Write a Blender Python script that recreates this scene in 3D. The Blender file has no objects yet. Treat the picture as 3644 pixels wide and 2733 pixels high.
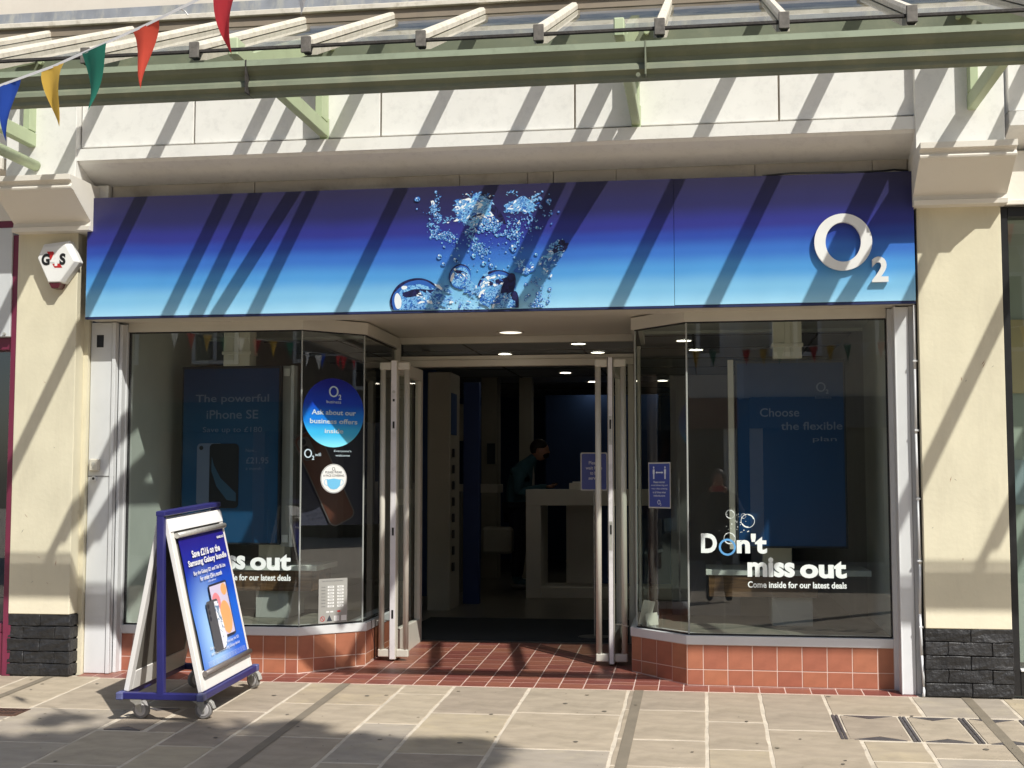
import bpy, bmesh, math, random
from mathutils import Vector, Matrix, noise
random.seed(7)
R = math.radians
sc = bpy.context.scene
col = sc.collection

# ------------------------------------------------------------------ camera
cam_d = bpy.data.cameras.new('camera'); cam = bpy.data.objects.new('camera', cam_d); col.objects.link(cam)
cam.location = (0, -8.3, 1.313)
cam.rotation_euler = (R(90 + 4.233), 0, R(8.4))
cam_d.sensor_width = 36; cam_d.lens = 45.76
cam_d.clip_start = 0.01; cam_d.clip_end = 500
sc.camera = cam
# ------------------------------------------------------------------ light
world = bpy.data.worlds.new('World'); sc.world = world; world.use_nodes = True
wt = world.node_tree
sky = wt.nodes.new('ShaderNodeTexSky'); sky.sky_type = 'NISHITA'; sky.sun_disc = False
SUN_T = Vector((-0.90, 1.0, -1.40)).normalized()          # travel direction of sunlight
sky.sun_elevation = math.asin(-SUN_T.z)
sky.sun_rotation = math.atan2(-SUN_T.x, -SUN_T.y)
sky.air_density = 1.0; sky.dust_density = 1.5
wt.links.new(sky.outputs[0], wt.nodes['Background'].inputs[0])
wt.nodes['Background'].inputs[1].default_value = 0.11
sun_d = bpy.data.lights.new('sun', 'SUN'); sun_d.energy = 4.3; sun_d.angle = R(0.53); sun_d.color = (1.0, 0.962, 0.905)
sun = bpy.data.objects.new('sun', sun_d); col.objects.link(sun)
sun.rotation_euler = SUN_T.to_track_quat('-Z', 'Y').to_euler(); sun.location = (9, -10, 14)
sc.view_settings.view_transform = 'Standard'; sc.view_settings.look = 'None'
sc.view_settings.exposure = 0.44; sc.view_settings.gamma = 1
sc.view_settings.use_curve_mapping = False
sc.render.engine = 'CYCLES'
sc.cycles.caustics_reflective = False; sc.cycles.caustics_refractive = False
sc.cycles.max_bounces = 8; sc.cycles.transparent_max_bounces = 16

# ------------------------------------------------------------------ helpers
def s2l(r, g, b):
    f = lambda c: (c / 255 / 12.92) if c / 255 <= .04045 else ((c / 255 + .055) / 1.055) ** 2.4
    return (f(r), f(g), f(b), 1)

def mat(name, color, rough=.6, metal=0, var=.06, vscale=3, bump=0, bscale=60, dirt=0, dirt_col=(.12, .10, .08, 1),
        dscale=2.0, rand=0, spec=.5, emit=None, stretch=(1, 1, 1), streak=0):
    m = bpy.data.materials.new(name); m.use_nodes = True
    nt = m.node_tree; N = nt.nodes; Lk = nt.links; b = N['Principled BSDF']
    b.inputs['Roughness'].default_value = rough; b.inputs['Metallic'].default_value = metal
    b.inputs['Specular IOR Level'].default_value = spec
    tc = N.new('ShaderNodeTexCoord'); mp = N.new('ShaderNodeMapping'); mp.inputs['Scale'].default_value = stretch
    Lk.new(tc.outputs['Object'], mp.inputs[0])
    n1 = N.new('ShaderNodeTexNoise'); n1.inputs['Scale'].default_value = vscale; n1.inputs['Detail'].default_value = 6
    Lk.new(mp.outputs[0], n1.inputs['Vector'])
    hs = N.new('ShaderNodeHueSaturation'); hs.inputs['Color'].default_value = color
    mr = N.new('ShaderNodeMapRange'); mr.inputs[3].default_value = 1 - var; mr.inputs[4].default_value = 1 + var
    mr.inputs[1].default_value = .3; mr.inputs[2].default_value = .7
    Lk.new(n1.outputs[0], mr.inputs[0])
    val = mr.outputs[0]
    if rand:
        oi = N.new('ShaderNodeObjectInfo'); mr2 = N.new('ShaderNodeMapRange'); mr2.inputs[3].default_value = 1 - rand; mr2.inputs[4].default_value = 1 + rand
        Lk.new(oi.outputs['Random'], mr2.inputs[0]); mu = N.new('ShaderNodeMath'); mu.operation = 'MULTIPLY'
        Lk.new(val, mu.inputs[0]); Lk.new(mr2.outputs[0], mu.inputs[1]); val = mu.outputs[0]
        mr3 = N.new('ShaderNodeMapRange'); mr3.inputs[3].default_value = .5 - rand * .05; mr3.inputs[4].default_value = .5 + rand * .05
        Lk.new(oi.outputs['Random'], mr3.inputs[0]); Lk.new(mr3.outputs[0], hs.inputs['Hue'])
    Lk.new(val, hs.inputs['Value'])
    out = hs.outputs[0]
    if dirt:
        n2 = N.new('ShaderNodeTexNoise'); n2.inputs['Scale'].default_value = dscale; n2.inputs['Detail'].default_value = 8; n2.inputs['Roughness'].default_value = .7
        mp2 = N.new('ShaderNodeMapping'); mp2.inputs['Scale'].default_value = (1, 1, .18) if streak else (1, 1, 1)
        Lk.new(tc.outputs['Object'], mp2.inputs[0]); Lk.new(mp2.outputs[0], n2.inputs['Vector'])
        mr4 = N.new('ShaderNodeMapRange'); mr4.inputs[1].default_value = .50; mr4.inputs[2].default_value = .78; mr4.inputs[3].default_value = 0; mr4.inputs[4].default_value = dirt
        Lk.new(n2.outputs[0], mr4.inputs[0])
        mx = N.new('ShaderNodeMix'); mx.data_type = 'RGBA'; mx.inputs[7].default_value = dirt_col
        Lk.new(mr4.outputs[0], mx.inputs[0]); Lk.new(out, mx.inputs[6]); out = mx.outputs[2]
    Lk.new(out, b.inputs['Base Color'])
    if bump:
        n3 = N.new('ShaderNodeTexNoise'); n3.inputs['Scale'].default_value = bscale; n3.inputs['Detail'].default_value = 5
        Lk.new(mp.outputs[0], n3.inputs['Vector'])
        bp = N.new('ShaderNodeBump'); bp.inputs['Strength'].default_value = 1; bp.inputs['Distance'].default_value = bump
        Lk.new(n3.outputs[0], bp.inputs['Height']); Lk.new(bp.outputs[0], b.inputs['Normal'])
    if emit:
        b.inputs['Emission Color'].default_value = emit[0]; b.inputs['Emission Strength'].default_value = emit[1]
    return m

def glass_mat(name, tint=(.86, .90, .88, 1), f0=.085, rough=0, dirt=0, dirtcol=(.5, .5, .42, 1)):
    """thin pane: transparent + mirror by the real Fresnel curve, usable on single sheets"""
    m = bpy.data.materials.new(name); m.use_nodes = True
    nt = m.node_tree; N = nt.nodes; Lk = nt.links; N.remove(N['Principled BSDF'])
    out = N['Material Output']
    g = N.new('ShaderNodeNewGeometry'); d = N.new('ShaderNodeVectorMath'); d.operation = 'DOT_PRODUCT'
    Lk.new(g.outputs['Incoming'], d.inputs[0]); Lk.new(g.outputs['Normal'], d.inputs[1])
    def M(op, a, b_=None):
        n = N.new('ShaderNodeMath'); n.operation = op
        for i, v in enumerate((a, b_)):
            if v is None: continue
            if isinstance(v, (int, float)): n.inputs[i].default_value = v
            else: Lk.new(v, n.inputs[i])
        return n.outputs[0]
    c = M('ABSOLUTE', d.outputs['Value']); p = M('POWER', M('SUBTRACT', 1, c), 5)
    F = M('ADD', M('MULTIPLY', p, 1 - f0), f0)
    tr = N.new('ShaderNodeBsdfTransparent'); tr.inputs[0].default_value = tint
    gl = N.new('ShaderNodeBsdfGlossy'); gl.inputs['Roughness'].default_value = rough
    mx = N.new('ShaderNodeMixShader'); Lk.new(F, mx.inputs[0]); Lk.new(tr.outputs[0], mx.inputs[1]); Lk.new(gl.outputs[0], mx.inputs[2])
    res = mx.outputs[0]
    if dirt:
        tc = N.new('ShaderNodeTexCoord'); n = N.new('ShaderNodeTexNoise'); n.inputs['Scale'].default_value = 7; n.inputs['Detail'].default_value = 7
        Lk.new(tc.outputs['Object'], n.inputs['Vector'])
        mr = N.new('ShaderNodeMapRange'); mr.inputs[1].default_value = .35; mr.inputs[2].default_value = .75; mr.inputs[4].default_value = dirt; Lk.new(n.outputs[0], mr.inputs[0])
        df = N.new('ShaderNodeBsdfDiffuse'); df.inputs[0].default_value = dirtcol
        m2 = N.new('ShaderNodeMixShader'); Lk.new(mr.outputs[0], m2.inputs[0]); Lk.new(res, m2.inputs[1]); Lk.new(df.outputs[0], m2.inputs[2]); res = m2.outputs[0]
    Lk.new(res, out.inputs[0])
    return m

class MB:
    def __init__(s): s.v = []; s.f = []; s.mi = []
    def add(s, vs, fs, mi=0):
        o = len(s.v); s.v += [tuple(v) for v in vs]; s.f += [tuple(o + i for i in f) for f in fs]; s.mi += [mi] * len(fs); return s
    def box(s, x0, x1, y0, y1, z0, z1, mi=0, M=None):
        vs = [Vector((x, y, z)) for x in (x0, x1) for y in (y0, y1) for z in (z0, z1)]
        if M: vs = [M @ v for v in vs]
        return s.add(vs, [(0, 1, 3, 2), (4, 6, 7, 5), (0, 4, 5, 1), (2, 3, 7, 6), (0, 2, 6, 4), (1, 5, 7, 3)], mi)
    def prism(s, poly, axis, a0, a1, mi=0, M=None):
        """poly (list of 2d) extruded along axis 0/1/2; 2d = remaining axes in order"""
        n = len(poly)
        def P(p, a):
            q = list(p); q.insert(axis, a); q = Vector(q); return M @ q if M else q
        vs = [P(p, a0) for p in poly] + [P(p, a1) for p in poly]
        fs = [tuple(range(n)), tuple(range(2 * n - 1, n - 1, -1))] + [(i, i + n, (i + 1) % n + n, (i + 1) % n) for i in range(n)]
        return s.add(vs, fs, mi)
    def cyl(s, p0, p1, r, r1=None, n=12, mi=0, caps=True):
        p0, p1 = Vector(p0), Vector(p1); r1 = r if r1 is None else r1
        d = (p1 - p0).normalized(); u = d.orthogonal().normalized(); w = d.cross(u)
        vs = []
        for p, rr in ((p0, r), (p1, r1)):
            vs += [p + (u * math.cos(2 * math.pi * i / n) + w * math.sin(2 * math.pi * i / n)) * rr for i in range(n)]
        fs = [(i, (i + 1) % n, (i + 1) % n + n, i + n) for i in range(n)]
        if caps: fs += [tuple(range(n - 1, -1, -1)), tuple(range(n, 2 * n))]
        return s.add(vs, fs, mi)
    def tube(s, pts, r, n=8, mi=0):
        for a, b in zip(pts, pts[1:]): s.cyl(a, b, r, n=n, mi=mi)
        return s
    def mesh(s, name, mats, origin=(0, 0, 0), bevel=0, smooth=False, fix=True):
        me = bpy.data.meshes.new(name); o = Vector(origin)
        me.from_pydata([tuple(Vector(v) - o) for v in s.v], [], s.f); me.update()
        for m in mats: me.materials.append(m)
        if len(mats) > 1: me.polygons.foreach_set('material_index', s.mi)
        if fix or bevel:
            bm = bmesh.new(); bm.from_mesh(me)
            if fix: bmesh.ops.recalc_face_normals(bm, faces=bm.faces)
            if bevel:
                es = [e for e in bm.edges if len(e.link_faces) == 2 and e.calc_face_angle(0) > .5]
                bmesh.ops.bevel(bm, geom=es, offset=bevel, segments=1, affect='EDGES', clamp_overlap=True)
            bm.to_mesh(me); bm.free()
        if smooth: me.polygons.foreach_set('use_smooth', [True] * len(me.polygons))
        return me
    def build(s, name, m, parent=None, origin=None, **k):
        ms = m if isinstance(m, (list, tuple)) else [m]
        loc = Vector(origin) if origin else (wl(parent) if parent else Vector((0, 0, 0)))
        o = bpy.data.objects.new(name, s.mesh(name, ms, loc, **k)); col.objects.link(o)
        if parent: o.parent = parent; o.location = loc - wl(parent)
        else: o.location = loc
        return o

LOCAL = set()
def wl(o):
    """location of an object in the frame its meshes are written in (world, or the thing's own frame if local)"""
    t = Vector((0, 0, 0))
    while o:
        if o.name in LOCAL: break
        t += o.location; o = o.parent
    return t
def thing(name, label, cat, loc=(0, 0, 0), group=None, rot=(0, 0, 0), local=False):
    o = bpy.data.objects.new(name, None); col.objects.link(o); o.empty_display_size = .1
    o.location = loc; o.rotation_euler = rot; o['label'] = label; o['category'] = cat
    if group: o['group'] = group
    if local: LOCAL.add(o.name)
    return o
def tag(o, label, cat, group=None):
    o['label'] = label; o['category'] = cat
    if group: o['group'] = group
    return o
def child(name, me, parent, loc, rot=(0, 0, 0)):
    o = bpy.data.objects.new(name, me); col.objects.link(o); o.parent = parent
    o.location = Vector(loc) - wl(parent); o.rotation_euler = rot; return o

def frame(O, U, V):
    """matrix whose local x,y,z = U,V,N at O"""
    U = Vector(U).normalized(); V = Vector(V).normalized(); Nn = U.cross(V)
    return Matrix(((U.x, V.x, Nn.x, O[0]), (U.y, V.y, Nn.y, O[1]), (U.z, V.z, Nn.z, O[2]), (0, 0, 0, 1)))

def text_verts(s, bold=0, extrude=0, spacing=1.0, shear=0):
    cu = bpy.data.curves.new('t', 'FONT'); cu.body = s; cu.size = 1; cu.offset = bold; cu.extrude = extrude; cu.space_character = spacing
    cu.resolution_u = 4; cu.align_x = 'LEFT'; cu.shear = shear
    ob = bpy.data.objects.new('t', cu); col.objects.link(ob)
    dg = bpy.context.evaluated_depsgraph_get(); dg.update()
    me = bpy.data.meshes.new_from_object(ob.evaluated_get(dg))
    vs = [v.co.copy() for v in me.vertices]; fs = [tuple(p.vertices) for p in me.polygons]
    bpy.data.objects.remove(ob); bpy.data.curves.remove(cu); bpy.data.meshes.remove(me)
    return vs, fs
def text(mb, s, M, x0, x1, y0, y1=None, bold=.02, depth=0, mi=0, lift=.001, spacing=1.0, shear=0):
    """fit the text into [x0,x1] x [y0,y1] of frame M (y1 None keeps the aspect); depth = thickness along N"""
    vs, fs = text_verts(s, bold, .5 if depth else 0, spacing, shear)
    if not vs: return
    ax, bx = min(v.x for v in vs), max(v.x for v in vs); ay, by = min(v.y for v in vs), max(v.y for v in vs)
    kx = (x1 - x0) / (bx - ax); ky = kx if y1 is None else (y1 - y0) / (by - ay)
    out = [M @ Vector((x0 + (v.x - ax) * kx, y0 + (v.y - ay) * ky, lift + ((v.z + .5) * depth if depth else 0))) for v in vs]
    mb.add(out, fs, mi)
def ring(mb, M, cx, cy, rx, ry, ix, iy, lift=.001, depth=0, n=48, mi=0, a0=0, a1=2 * math.pi):
    full = abs(a1 - a0 - 2 * math.pi) < 1e-6; k = n if full else n + 1
    A = [a0 + (a1 - a0) * i / n for i in range(k)]
    def L(z, fx, fy): return [M @ Vector((cx + fx * math.cos(a), cy + fy * math.sin(a), z)) for a in A]
    if not depth:
        vs = L(lift, rx, ry) + L(lift, ix, iy); fs = [(i, (i + 1) % k, (i + 1) % k + k, i + k) for i in range(n)]
        mb.add(vs, fs, mi); return
    vs = L(lift, rx, ry) + L(lift, ix, iy) + L(lift + depth, rx, ry) + L(lift + depth, ix, iy)
    fs = []
    for i in range(n):
        j = (i + 1) % k
        fs += [(i + 2 * k, j + 2 * k, j + 3 * k, i + 3 * k), (i, j, j + 2 * k, i + 2 * k), (i + k, i + 3 * k, j + 3 * k, j + k), (i, i + k, j + k, j)]
    mb.add(vs, fs, mi)
def disc(mb, M, cx, cy, rx, ry=None, lift=.001, n=32, mi=0, rot=0, wob=0, seed=0):
    ry = rx if ry is None else ry; rnd = random.Random(seed)
    ph = [rnd.uniform(0, 6.28) for _ in range(3)]
    vs = []
    for i in range(n):
        a = 2 * math.pi * i / n; k = 1 + wob * (math.sin(3 * a + ph[0]) * .5 + math.sin(5 * a + ph[1]) * .35 + math.sin(8 * a + ph[2]) * .25)
        x, y = rx * k * math.cos(a), ry * k * math.sin(a)
        vs.append(M @ Vector((cx + x * math.cos(rot) - y * math.sin(rot), cy + x * math.sin(rot) + y * math.cos(rot), lift)))
    mb.add(vs, [tuple(range(n))], mi)
def rect(mb, M, x0, x1, y0, y1, lift=.001, mi=0, r=0):
    if r:
        vs = []
        for cx, cy, a in ((x1 - r, y1 - r, 0), (x0 + r, y1 - r, 90), (x0 + r, y0 + r, 180), (x1 - r, y0 + r, 270)):
            for k in range(5): t = R(a + k * 22.5); vs.append(M @ Vector((cx + r * math.cos(t), cy + r * math.sin(t), lift)))
        mb.add(vs, [tuple(range(len(vs)))], mi)
    else: mb.add([M @ Vector((x, y, lift)) for x, y in ((x0, y0), (x1, y0), (x1, y1), (x0, y1))], [(0, 1, 2, 3)], mi)

# ------------------------------------------------------------------ materials
M_fascia = mat('fascia_marble', (.80, .785, .755, 1), .45, var=.03, vscale=2.5, dirt=.30, dirt_col=(.42, .41, .40, 1), dscale=16)
M_stone = mat('painted_stone', (.77, .73, .66, 1), .6, var=.03, bump=.0008, bscale=40, dirt=.18, dirt_col=(.45, .38, .30, 1), dscale=3)
M_board = mat('dirty_board', (.50, .44, .36, 1), .7, var=.08, dirt=.7, dirt_col=(.20, .14, .09, 1), dscale=4)
M_yellow = mat('cream_render', (.71, .655, .495, 1), .8, var=.07, vscale=2.2, bump=.0011, bscale=38, dirt=.5, dirt_col=(.44, .39, .29, 1), dscale=3.2, streak=1)
M_alu = mat('white_aluminium', (.66, .67, .68, 1), .38, var=.03, dirt=.15, dirt_col=(.4, .39, .37, 1), dscale=5)
M_alu2 = mat('cream_aluminium', (.60, .57, .50, 1), .38, var=.03, dirt=.15, dirt_col=(.4, .37, .3, 1), dscale=5)
M_edge = mat('worn_door_edge', (.72, .69, .70, 1), .45, var=.05, dirt=.5, dirt_col=(.30, .29, .29, 1), dscale=9)
M_gasket = mat('black_gasket', (.012, .012, .013, 1), .6)
M_brick = mat('black_painted_brick', (.019, .019, .020, 1), .48, var=.3, vscale=25, bump=.008, bscale=38, rand=.15, dirt=.35, dirt_col=(.055, .052, .048, 1), dscale=14)
M_mortar_b = mat('black_mortar', (.024, .024, .025, 1), .6, bump=.008, bscale=30)
M_tile = mat('terracotta_wall_tile', (.375, .140, .080, 1), .40, var=.15, vscale=9, rand=.12, bump=.0006, bscale=14, dirt=.2, dirt_col=(.35, .12, .07, 1), dscale=7)
M_grout = mat('grout', (.66, .50, .43, 1), .8)
M_ftile = mat('quarry_floor_tile', (.215, .074, .052, 1), .42, var=.18, vscale=9, rand=.18, bump=.0005, bscale=20, dirt=.3, dirt_col=(.30, .12, .085, 1), dscale=6)
M_fgrout = mat('floor_grout', (.56, .42, .36, 1), .8)
M_slabs = []
for k, (c, dc) in enumerate((((.34, .285, .215, 1), (.20, .172, .125, 1)), ((.375, .315, .232, 1), (.23, .195, .135, 1)), ((.328, .285, .228, 1), (.44, .38, .26, 1)), ((.365, .305, .218, 1), (.49, .405, .25, 1)))):
    M_slabs.append(mat('york_stone', c, .72, var=.15, vscale=4.5, bump=.0024, bscale=26, rand=.10, dirt=.75, dirt_col=dc, dscale=3.4, stretch=(1, 2.2, 1)))
M_bed = mat('pale_pointing', (.55, .485, .385, 1), .9, var=.16, vscale=20, bump=.002, bscale=80, dirt=.75, dirt_col=(.22, .19, .14, 1), dscale=5)
M_gdeep = mat('weathered_shaded_green', (.152, .172, .115, 1), .6, var=.12, vscale=3, dirt=.6, dirt_col=(.24, .235, .15, 1), dscale=6, bump=.0005, bscale=30)  # weathered green, darkened so its colour holds the shade on the gutter body
M_grim = mat('lit_green_rim', (.25, .295, .205, 1), .6, var=.08, dirt=.5, dirt_col=(.13, .145, .095, 1), dscale=11)  # lighter copy of the gutter green, so the rim reads as lit
M_green = mat('pale_green_paint', (.43, .50, .315, 1), .5, var=.05, vscale=5, dirt=.3, dirt_col=(.33, .34, .22, 1), dscale=9)
M_rafter = mat('weathered_cream_bar', (.58, .54, .45, 1), .6, var=.10, vscale=12, dirt=.85, dirt_col=(.30, .26, .19, 1), dscale=18)
M_cap = mat('rusty_end_cap', (.12, .11, .095, 1), .75, var=.3, vscale=30, dirt=.8, dirt_col=(.035, .028, .022, 1), dscale=25)
M_seal = mat('black_mastic', (.03, .026, .022, 1), .8, var=.3, vscale=30, bump=.004, bscale=60)
M_lead = mat('lead_flashing', (.20, .21, .22, 1), .5, var=.2, vscale=6, dirt=.9, dirt_col=(.42, .40, .30, 1), dscale=9, streak=1)
M_glass = glass_mat('window_glass', (.84, .89, .86, 1), .125)
M_roofglass = glass_mat('canopy_glass', (.88, .90, .87, 1), .09, dirt=.10)
M_white = mat('white_paint', (.80, .80, .79, 1), .45)
M_vinyl = mat('white_vinyl', (.82, .88, .86, 1), .5, var=.01)
M_dark = mat('dark_interior', (.020, .026, .036, 1), .7)
M_maroon = mat('maroon_paint', (.17, .022, .055, 1), .35, var=.08, dirt=.3, dirt_col=(.20, .06, .09, 1), dscale=5)
M_black = mat('black_paint', (.012, .012, .013, 1), .35, dirt=.4, dirt_col=(.05, .05, .05, 1), dscale=8)
M_navy = mat('navy_metal', (.022, .022, .13, 1), .4, dirt=.2, dirt_col=(.10, .10, .2, 1))
M_steel = mat('zinc_steel', (.50, .49, .45, 1), .42, metal=.45, var=.15, vscale=40)
M_tyre = mat('grey_rubber', (.27, .26, .25, 1), .6)
M_hub = mat('pale_plastic', (.60, .58, .57, 1), .5)
M_roller = mat('grey_roller', (.19, .165, .15, 1), .4, metal=.3)

def gradient_mat(name, stops, z0, z1, rough=.35, axis='Z', speck=0):
    """printed vinyl with a colour gradient across its height (object coordinates)"""
    m = bpy.data.materials.new(name); m.use_nodes = True
    N = m.node_tree.nodes; Lk = m.node_tree.links; b = N['Principled BSDF']; b.inputs['Roughness'].default_value = rough
    tc = N.new('ShaderNodeTexCoord'); sp = N.new('ShaderNodeSeparateXYZ'); Lk.new(tc.outputs['Object'], sp.inputs[0])
    mr = N.new('ShaderNodeMapRange'); mr.inputs[1].default_value = z1; mr.inputs[2].default_value = z0
    Lk.new(sp.outputs[axis], mr.inputs[0])
    nz = N.new('ShaderNodeTexNoise'); nz.inputs['Scale'].default_value = 2.2; nz.inputs['Detail'].default_value = 5; Lk.new(tc.outputs['Object'], nz.inputs['Vector'])
    ad = N.new('ShaderNodeMath'); ad.operation = 'MULTIPLY_ADD'; ad.inputs[1].default_value = .05; Lk.new(nz.outputs[0], ad.inputs[0]); Lk.new(mr.outputs[0], ad.inputs[2])
    su = N.new('ShaderNodeMath'); su.operation = 'SUBTRACT'; su.inputs[1].default_value = .025; Lk.new(ad.outputs[0], su.inputs[0])
    cr = N.new('ShaderNodeValToRGB'); cr.color_ramp.interpolation = 'EASE'
    el = cr.color_ramp.elements
    el[0].position = stops[0][0]; el[0].color = stops[0][1]; el[1].position = stops[-1][0]; el[1].color = stops[-1][1]
    for p, c in stops[1:-1]: e = el.new(p); e.color = c
    Lk.new(su.outputs[0], cr.inputs[0]); Lk.new(cr.outputs[0], b.inputs['Base Color'])
    return m

# ================================================================== SETTING: pavement and street
SL = 0.047                                                    # the pavement falls away from the shops
def gz(y): return SL * y if y > -6 else SL * -6
pav = MB()
ys = [-30, -16, -6.0, 0.0, 0.0]
pav.add([(x, y, gz(y) - .0003) for y in (-60, -6, .06) for x in (-60, 60)], [(0, 1, 3, 2), (2, 3, 5, 4)])
pavement = pav.build('pavement', M_bed, fix=False); pavement['kind'] = 'structure'

def slab(x0, x1, y0, y1, j=.0095):
    """one york stone with slightly uneven edges and level"""
    rnd = random.Random(int(x0 * 1000) * 31 + int(y0 * 1000))
    dz = rnd.uniform(-.0012, .0012); t = rnd.uniform(-.0015, .0015)
    x0 += j; x1 -= j; y0 += j * 1.05; y1 -= j * 1.05
    top = []
    def edge(ax, ay, bx, by, n):
        for i in range(n):
            k = i / n; w = 0 if i == 0 else rnd.uniform(-.0035, .0035)
            top.append((ax + (bx - ax) * k + (w if ax == bx else 0), ay + (by - ay) * k + (w if ay == by else 0)))
    nx = max(3, int((x1 - x0) / .11)); ny = max(3, int((y1 - y0) / .11))
    edge(x0, y0, x1, y0, nx); edge(x1, y0, x1, y1, ny); edge(x1, y1, x0, y1, nx); edge(x0, y1, x0, y0, ny)
    m = len(top); cx, cy = (x0 + x1) / 2, (y0 + y1) / 2
    def Z(x, y, o): return gz(y) + .0022 + dz * .6 + t * (x - cx) + o
    vs = [(cx + (x - cx) * (1 - .006 / (x1 - x0)), cy + (y - cy) * (1 - .006 / (y1 - y0)), Z(x, y, 0)) for x, y in top]
    vs += [(x, y, Z(x, y, -.003)) for x, y in top] + [(x, y, Z(x, y, -.03)) for x, y in top]
    fs = [tuple(range(m))] + [(i, i + m, (i + 1) % m + m, (i + 1) % m) for i in range(m)] + [(i + m, i + 2 * m, (i + 1) % m + 2 * m, (i + 1) % m + m) for i in range(m)]
    b = MB(); b.add(vs, fs); o = b.build('paving_slab', M_slabs[rnd.choice((0, 0, 1, 1, 2, 3))], pavement, origin=(cx, cy, gz(cy)))
    return o
COLS = [(-5.6, -5.0, [0, -.7, -1.5, -2.3, -3.2]), (-5.0, -4.5, [0, -.5, -1.3, -2.0, -3.2]), (-4.5, -4.0, [0.04, -.925, -1.69, -2.4, -3.2]), (-4.0, -3.345, [.0, -.905, -1.69, -2.45, -3.2]),
        (-3.345, -2.875, [-.0, -.50, -1.164, -2.09, -3.2]), (-2.875, -2.545, [0, -.86, -1.68, -2.5, -3.2]), (-2.545, -1.918, [0, -.605, -1.42, -2.2, -3.2]),
        (-1.918, -1.595, [0, -.27, -1.06, -1.9, -2.6, -3.2]), (-1.595, -1.11, [0, -.767, -1.68, -2.5, -3.2]), (-1.11, -.485, [0, -.70, -1.515, -2.4, -3.2]),
        (-.485, -.003, [0, -.548, -1.25, -1.785, -2.5, -3.2]), (-.003, .32, [0, -.797, -1.414, -2.1, -3.2]), (.32, .70, [0, -.951, -2.05, -3.2]),
        (.70, .80, [-1.15, -2.05, -3.2]), (.80, 1.117, [-1.15, -1.555, -2.3, -3.2]), (1.117, 1.62, [-1.15, -1.465, -2.2, -3.2]), (1.62, 2.1, [-1.15, -1.9, -3.2]), (2.1, 2.7, [-1.15, -2.1, -3.2])]
for x0, x1, ysl in COLS:
    if x0 == .70: continue
    for a, b in zip(ysl, ysl[1:]):
        xa, xb = x0, x1
        if x0 == .32 and a < -.9: xb = .80
        yb = a - .004 if abs(a) < .05 else a
        # room for the inset covers
        if x0 == -3.345 and a == -.50: slab(xa, xb, -.80, yb); slab(-3.06, xb, b, -.80); continue
        if x0 == -3.345 and a == -1.164: slab(xa, xb, b, -1.40); slab(-3.06, xb, -1.40, yb); continue
        slab(xa, xb, b, yb)
for x0, x1 in ((.70, 1.22), (1.22, 1.75), (1.75, 2.2), (2.2, 2.7)): slab(x0, x1, -.545, -.004)
# farther paving, mirrored in the windows
far = MB(); rnd = random.Random(3)
x = -9
while x < 7:
    w = rnd.choice((.45, .5, .6, .65)); y = -3.2 if -5.6 <= x < 2.7 else 0
    while y > -16:
        h = rnd.choice((.6, .75, .9)); z0 = gz(y) + .001; z1 = gz(y - h) + .001
        far.add([(x + .01, y - h + .01, z1), (x + w - .01, y - h + .01, z1), (x + w - .01, y - .01, z0), (x + .01, y - .01, z0)], [(0, 1, 2, 3)])
        y -= h
    x += w
o = far.build('paving_field', M_slabs[0], pavement, fix=False); o['kind'] = 'stuff'
# narrow dark drain stones running out from each canopy bracket line
M_strip = mat('dark_setts', (.185, .157, .115, 1), .8, var=.1, vscale=8, bump=.001)
for xs in (-4.35, -2.305, -.42, 1.547):
    b = MB(); y = -.012
    b.add([(xs + dx, yy, gz(yy) + .0052) for yy in (-.012, -3.1) for dx in (-.029, .029)], [(0, 1, 3, 2)])
    b.build('drain_strip', M_strip, pavement, fix=False)
# inset access covers with steel edge strips and stone infill
M_iron = mat('worn_iron', (.13, .12, .125, 1), .45, metal=.5, var=.25, vscale=20, bump=.0006)
def P3(x, y, o=0): return (x, y, gz(y) + o)
def cover(label, xs, y0, y1, strips, group):
    t = thing('access_cover', label, 'access cover', (xs[0], y0, gz(y0)), group)
    for k, (a, b_) in enumerate(zip(xs, xs[1:])):
        st = MB(); i = .013
        mx = (a + b_) / 2; hw = min(.125, (b_ - a) * .38); dp = .085
        stones = [(a + i, y1 - i), (mx - hw, y1 - i), (mx, y1 - dp), (mx + hw, y1 - i), (b_ - i, y1 - i), (b_ - i, y0 + i), (mx + hw, y0 + i), (mx, y0 + dp), (mx - hw, y0 + i), (a + i, y0 + i)]
        st.add([P3(px, py, .0035) for px, py in stones] + [P3(px, py, -.004) for px, py in stones], [tuple(range(10))] + [(q, q + 10, (q + 1) % 10 + 10, (q + 1) % 10) for q in range(10)])
        st.build('stone_infill', M_slabs[k % 3], t)
        for yy, s_ in ((y1, -1), (y0, 1)):
            tr = MB(); e = .012
            tri = [(mx - hw - .01, yy + s_ * .004), (mx + hw + .01, yy + s_ * .004), (mx, yy + s_ * (dp - e))]
            tr.add([P3(px, py, .0042) for px, py in tri] + [P3(px, py, -.004) for px, py in tri], [(0, 1, 2), (0, 3, 4, 1), (1, 4, 5, 2), (2, 5, 3, 0)]); tr.build('corner_plate', M_iron, t)
    for sx in strips:
        s_ = MB(); s_.box(sx - .017, sx - .003, y0, y1, 0, .006); s_.box(sx + .003, sx + .017, y0, y1, 0, .006)
        s_.v = [(vx, vy, vz + gz(vy)) for vx, vy, vz in s_.v]; s_.build('edge_strip', M_iron, t)
    return t
cover('long row of stone filled steel covers in the pavement before the right hand pilaster', [.735, 1.02, 1.07], -1.12, -.56, [.715, 1.085], 'stone filled access covers') if False else None
t = cover('stone filled cover with steel edges, leftmost of the row before the right pilaster', [.735, 1.07], -1.125, -.56, [.717], 'access covers in the right pavement')
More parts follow.
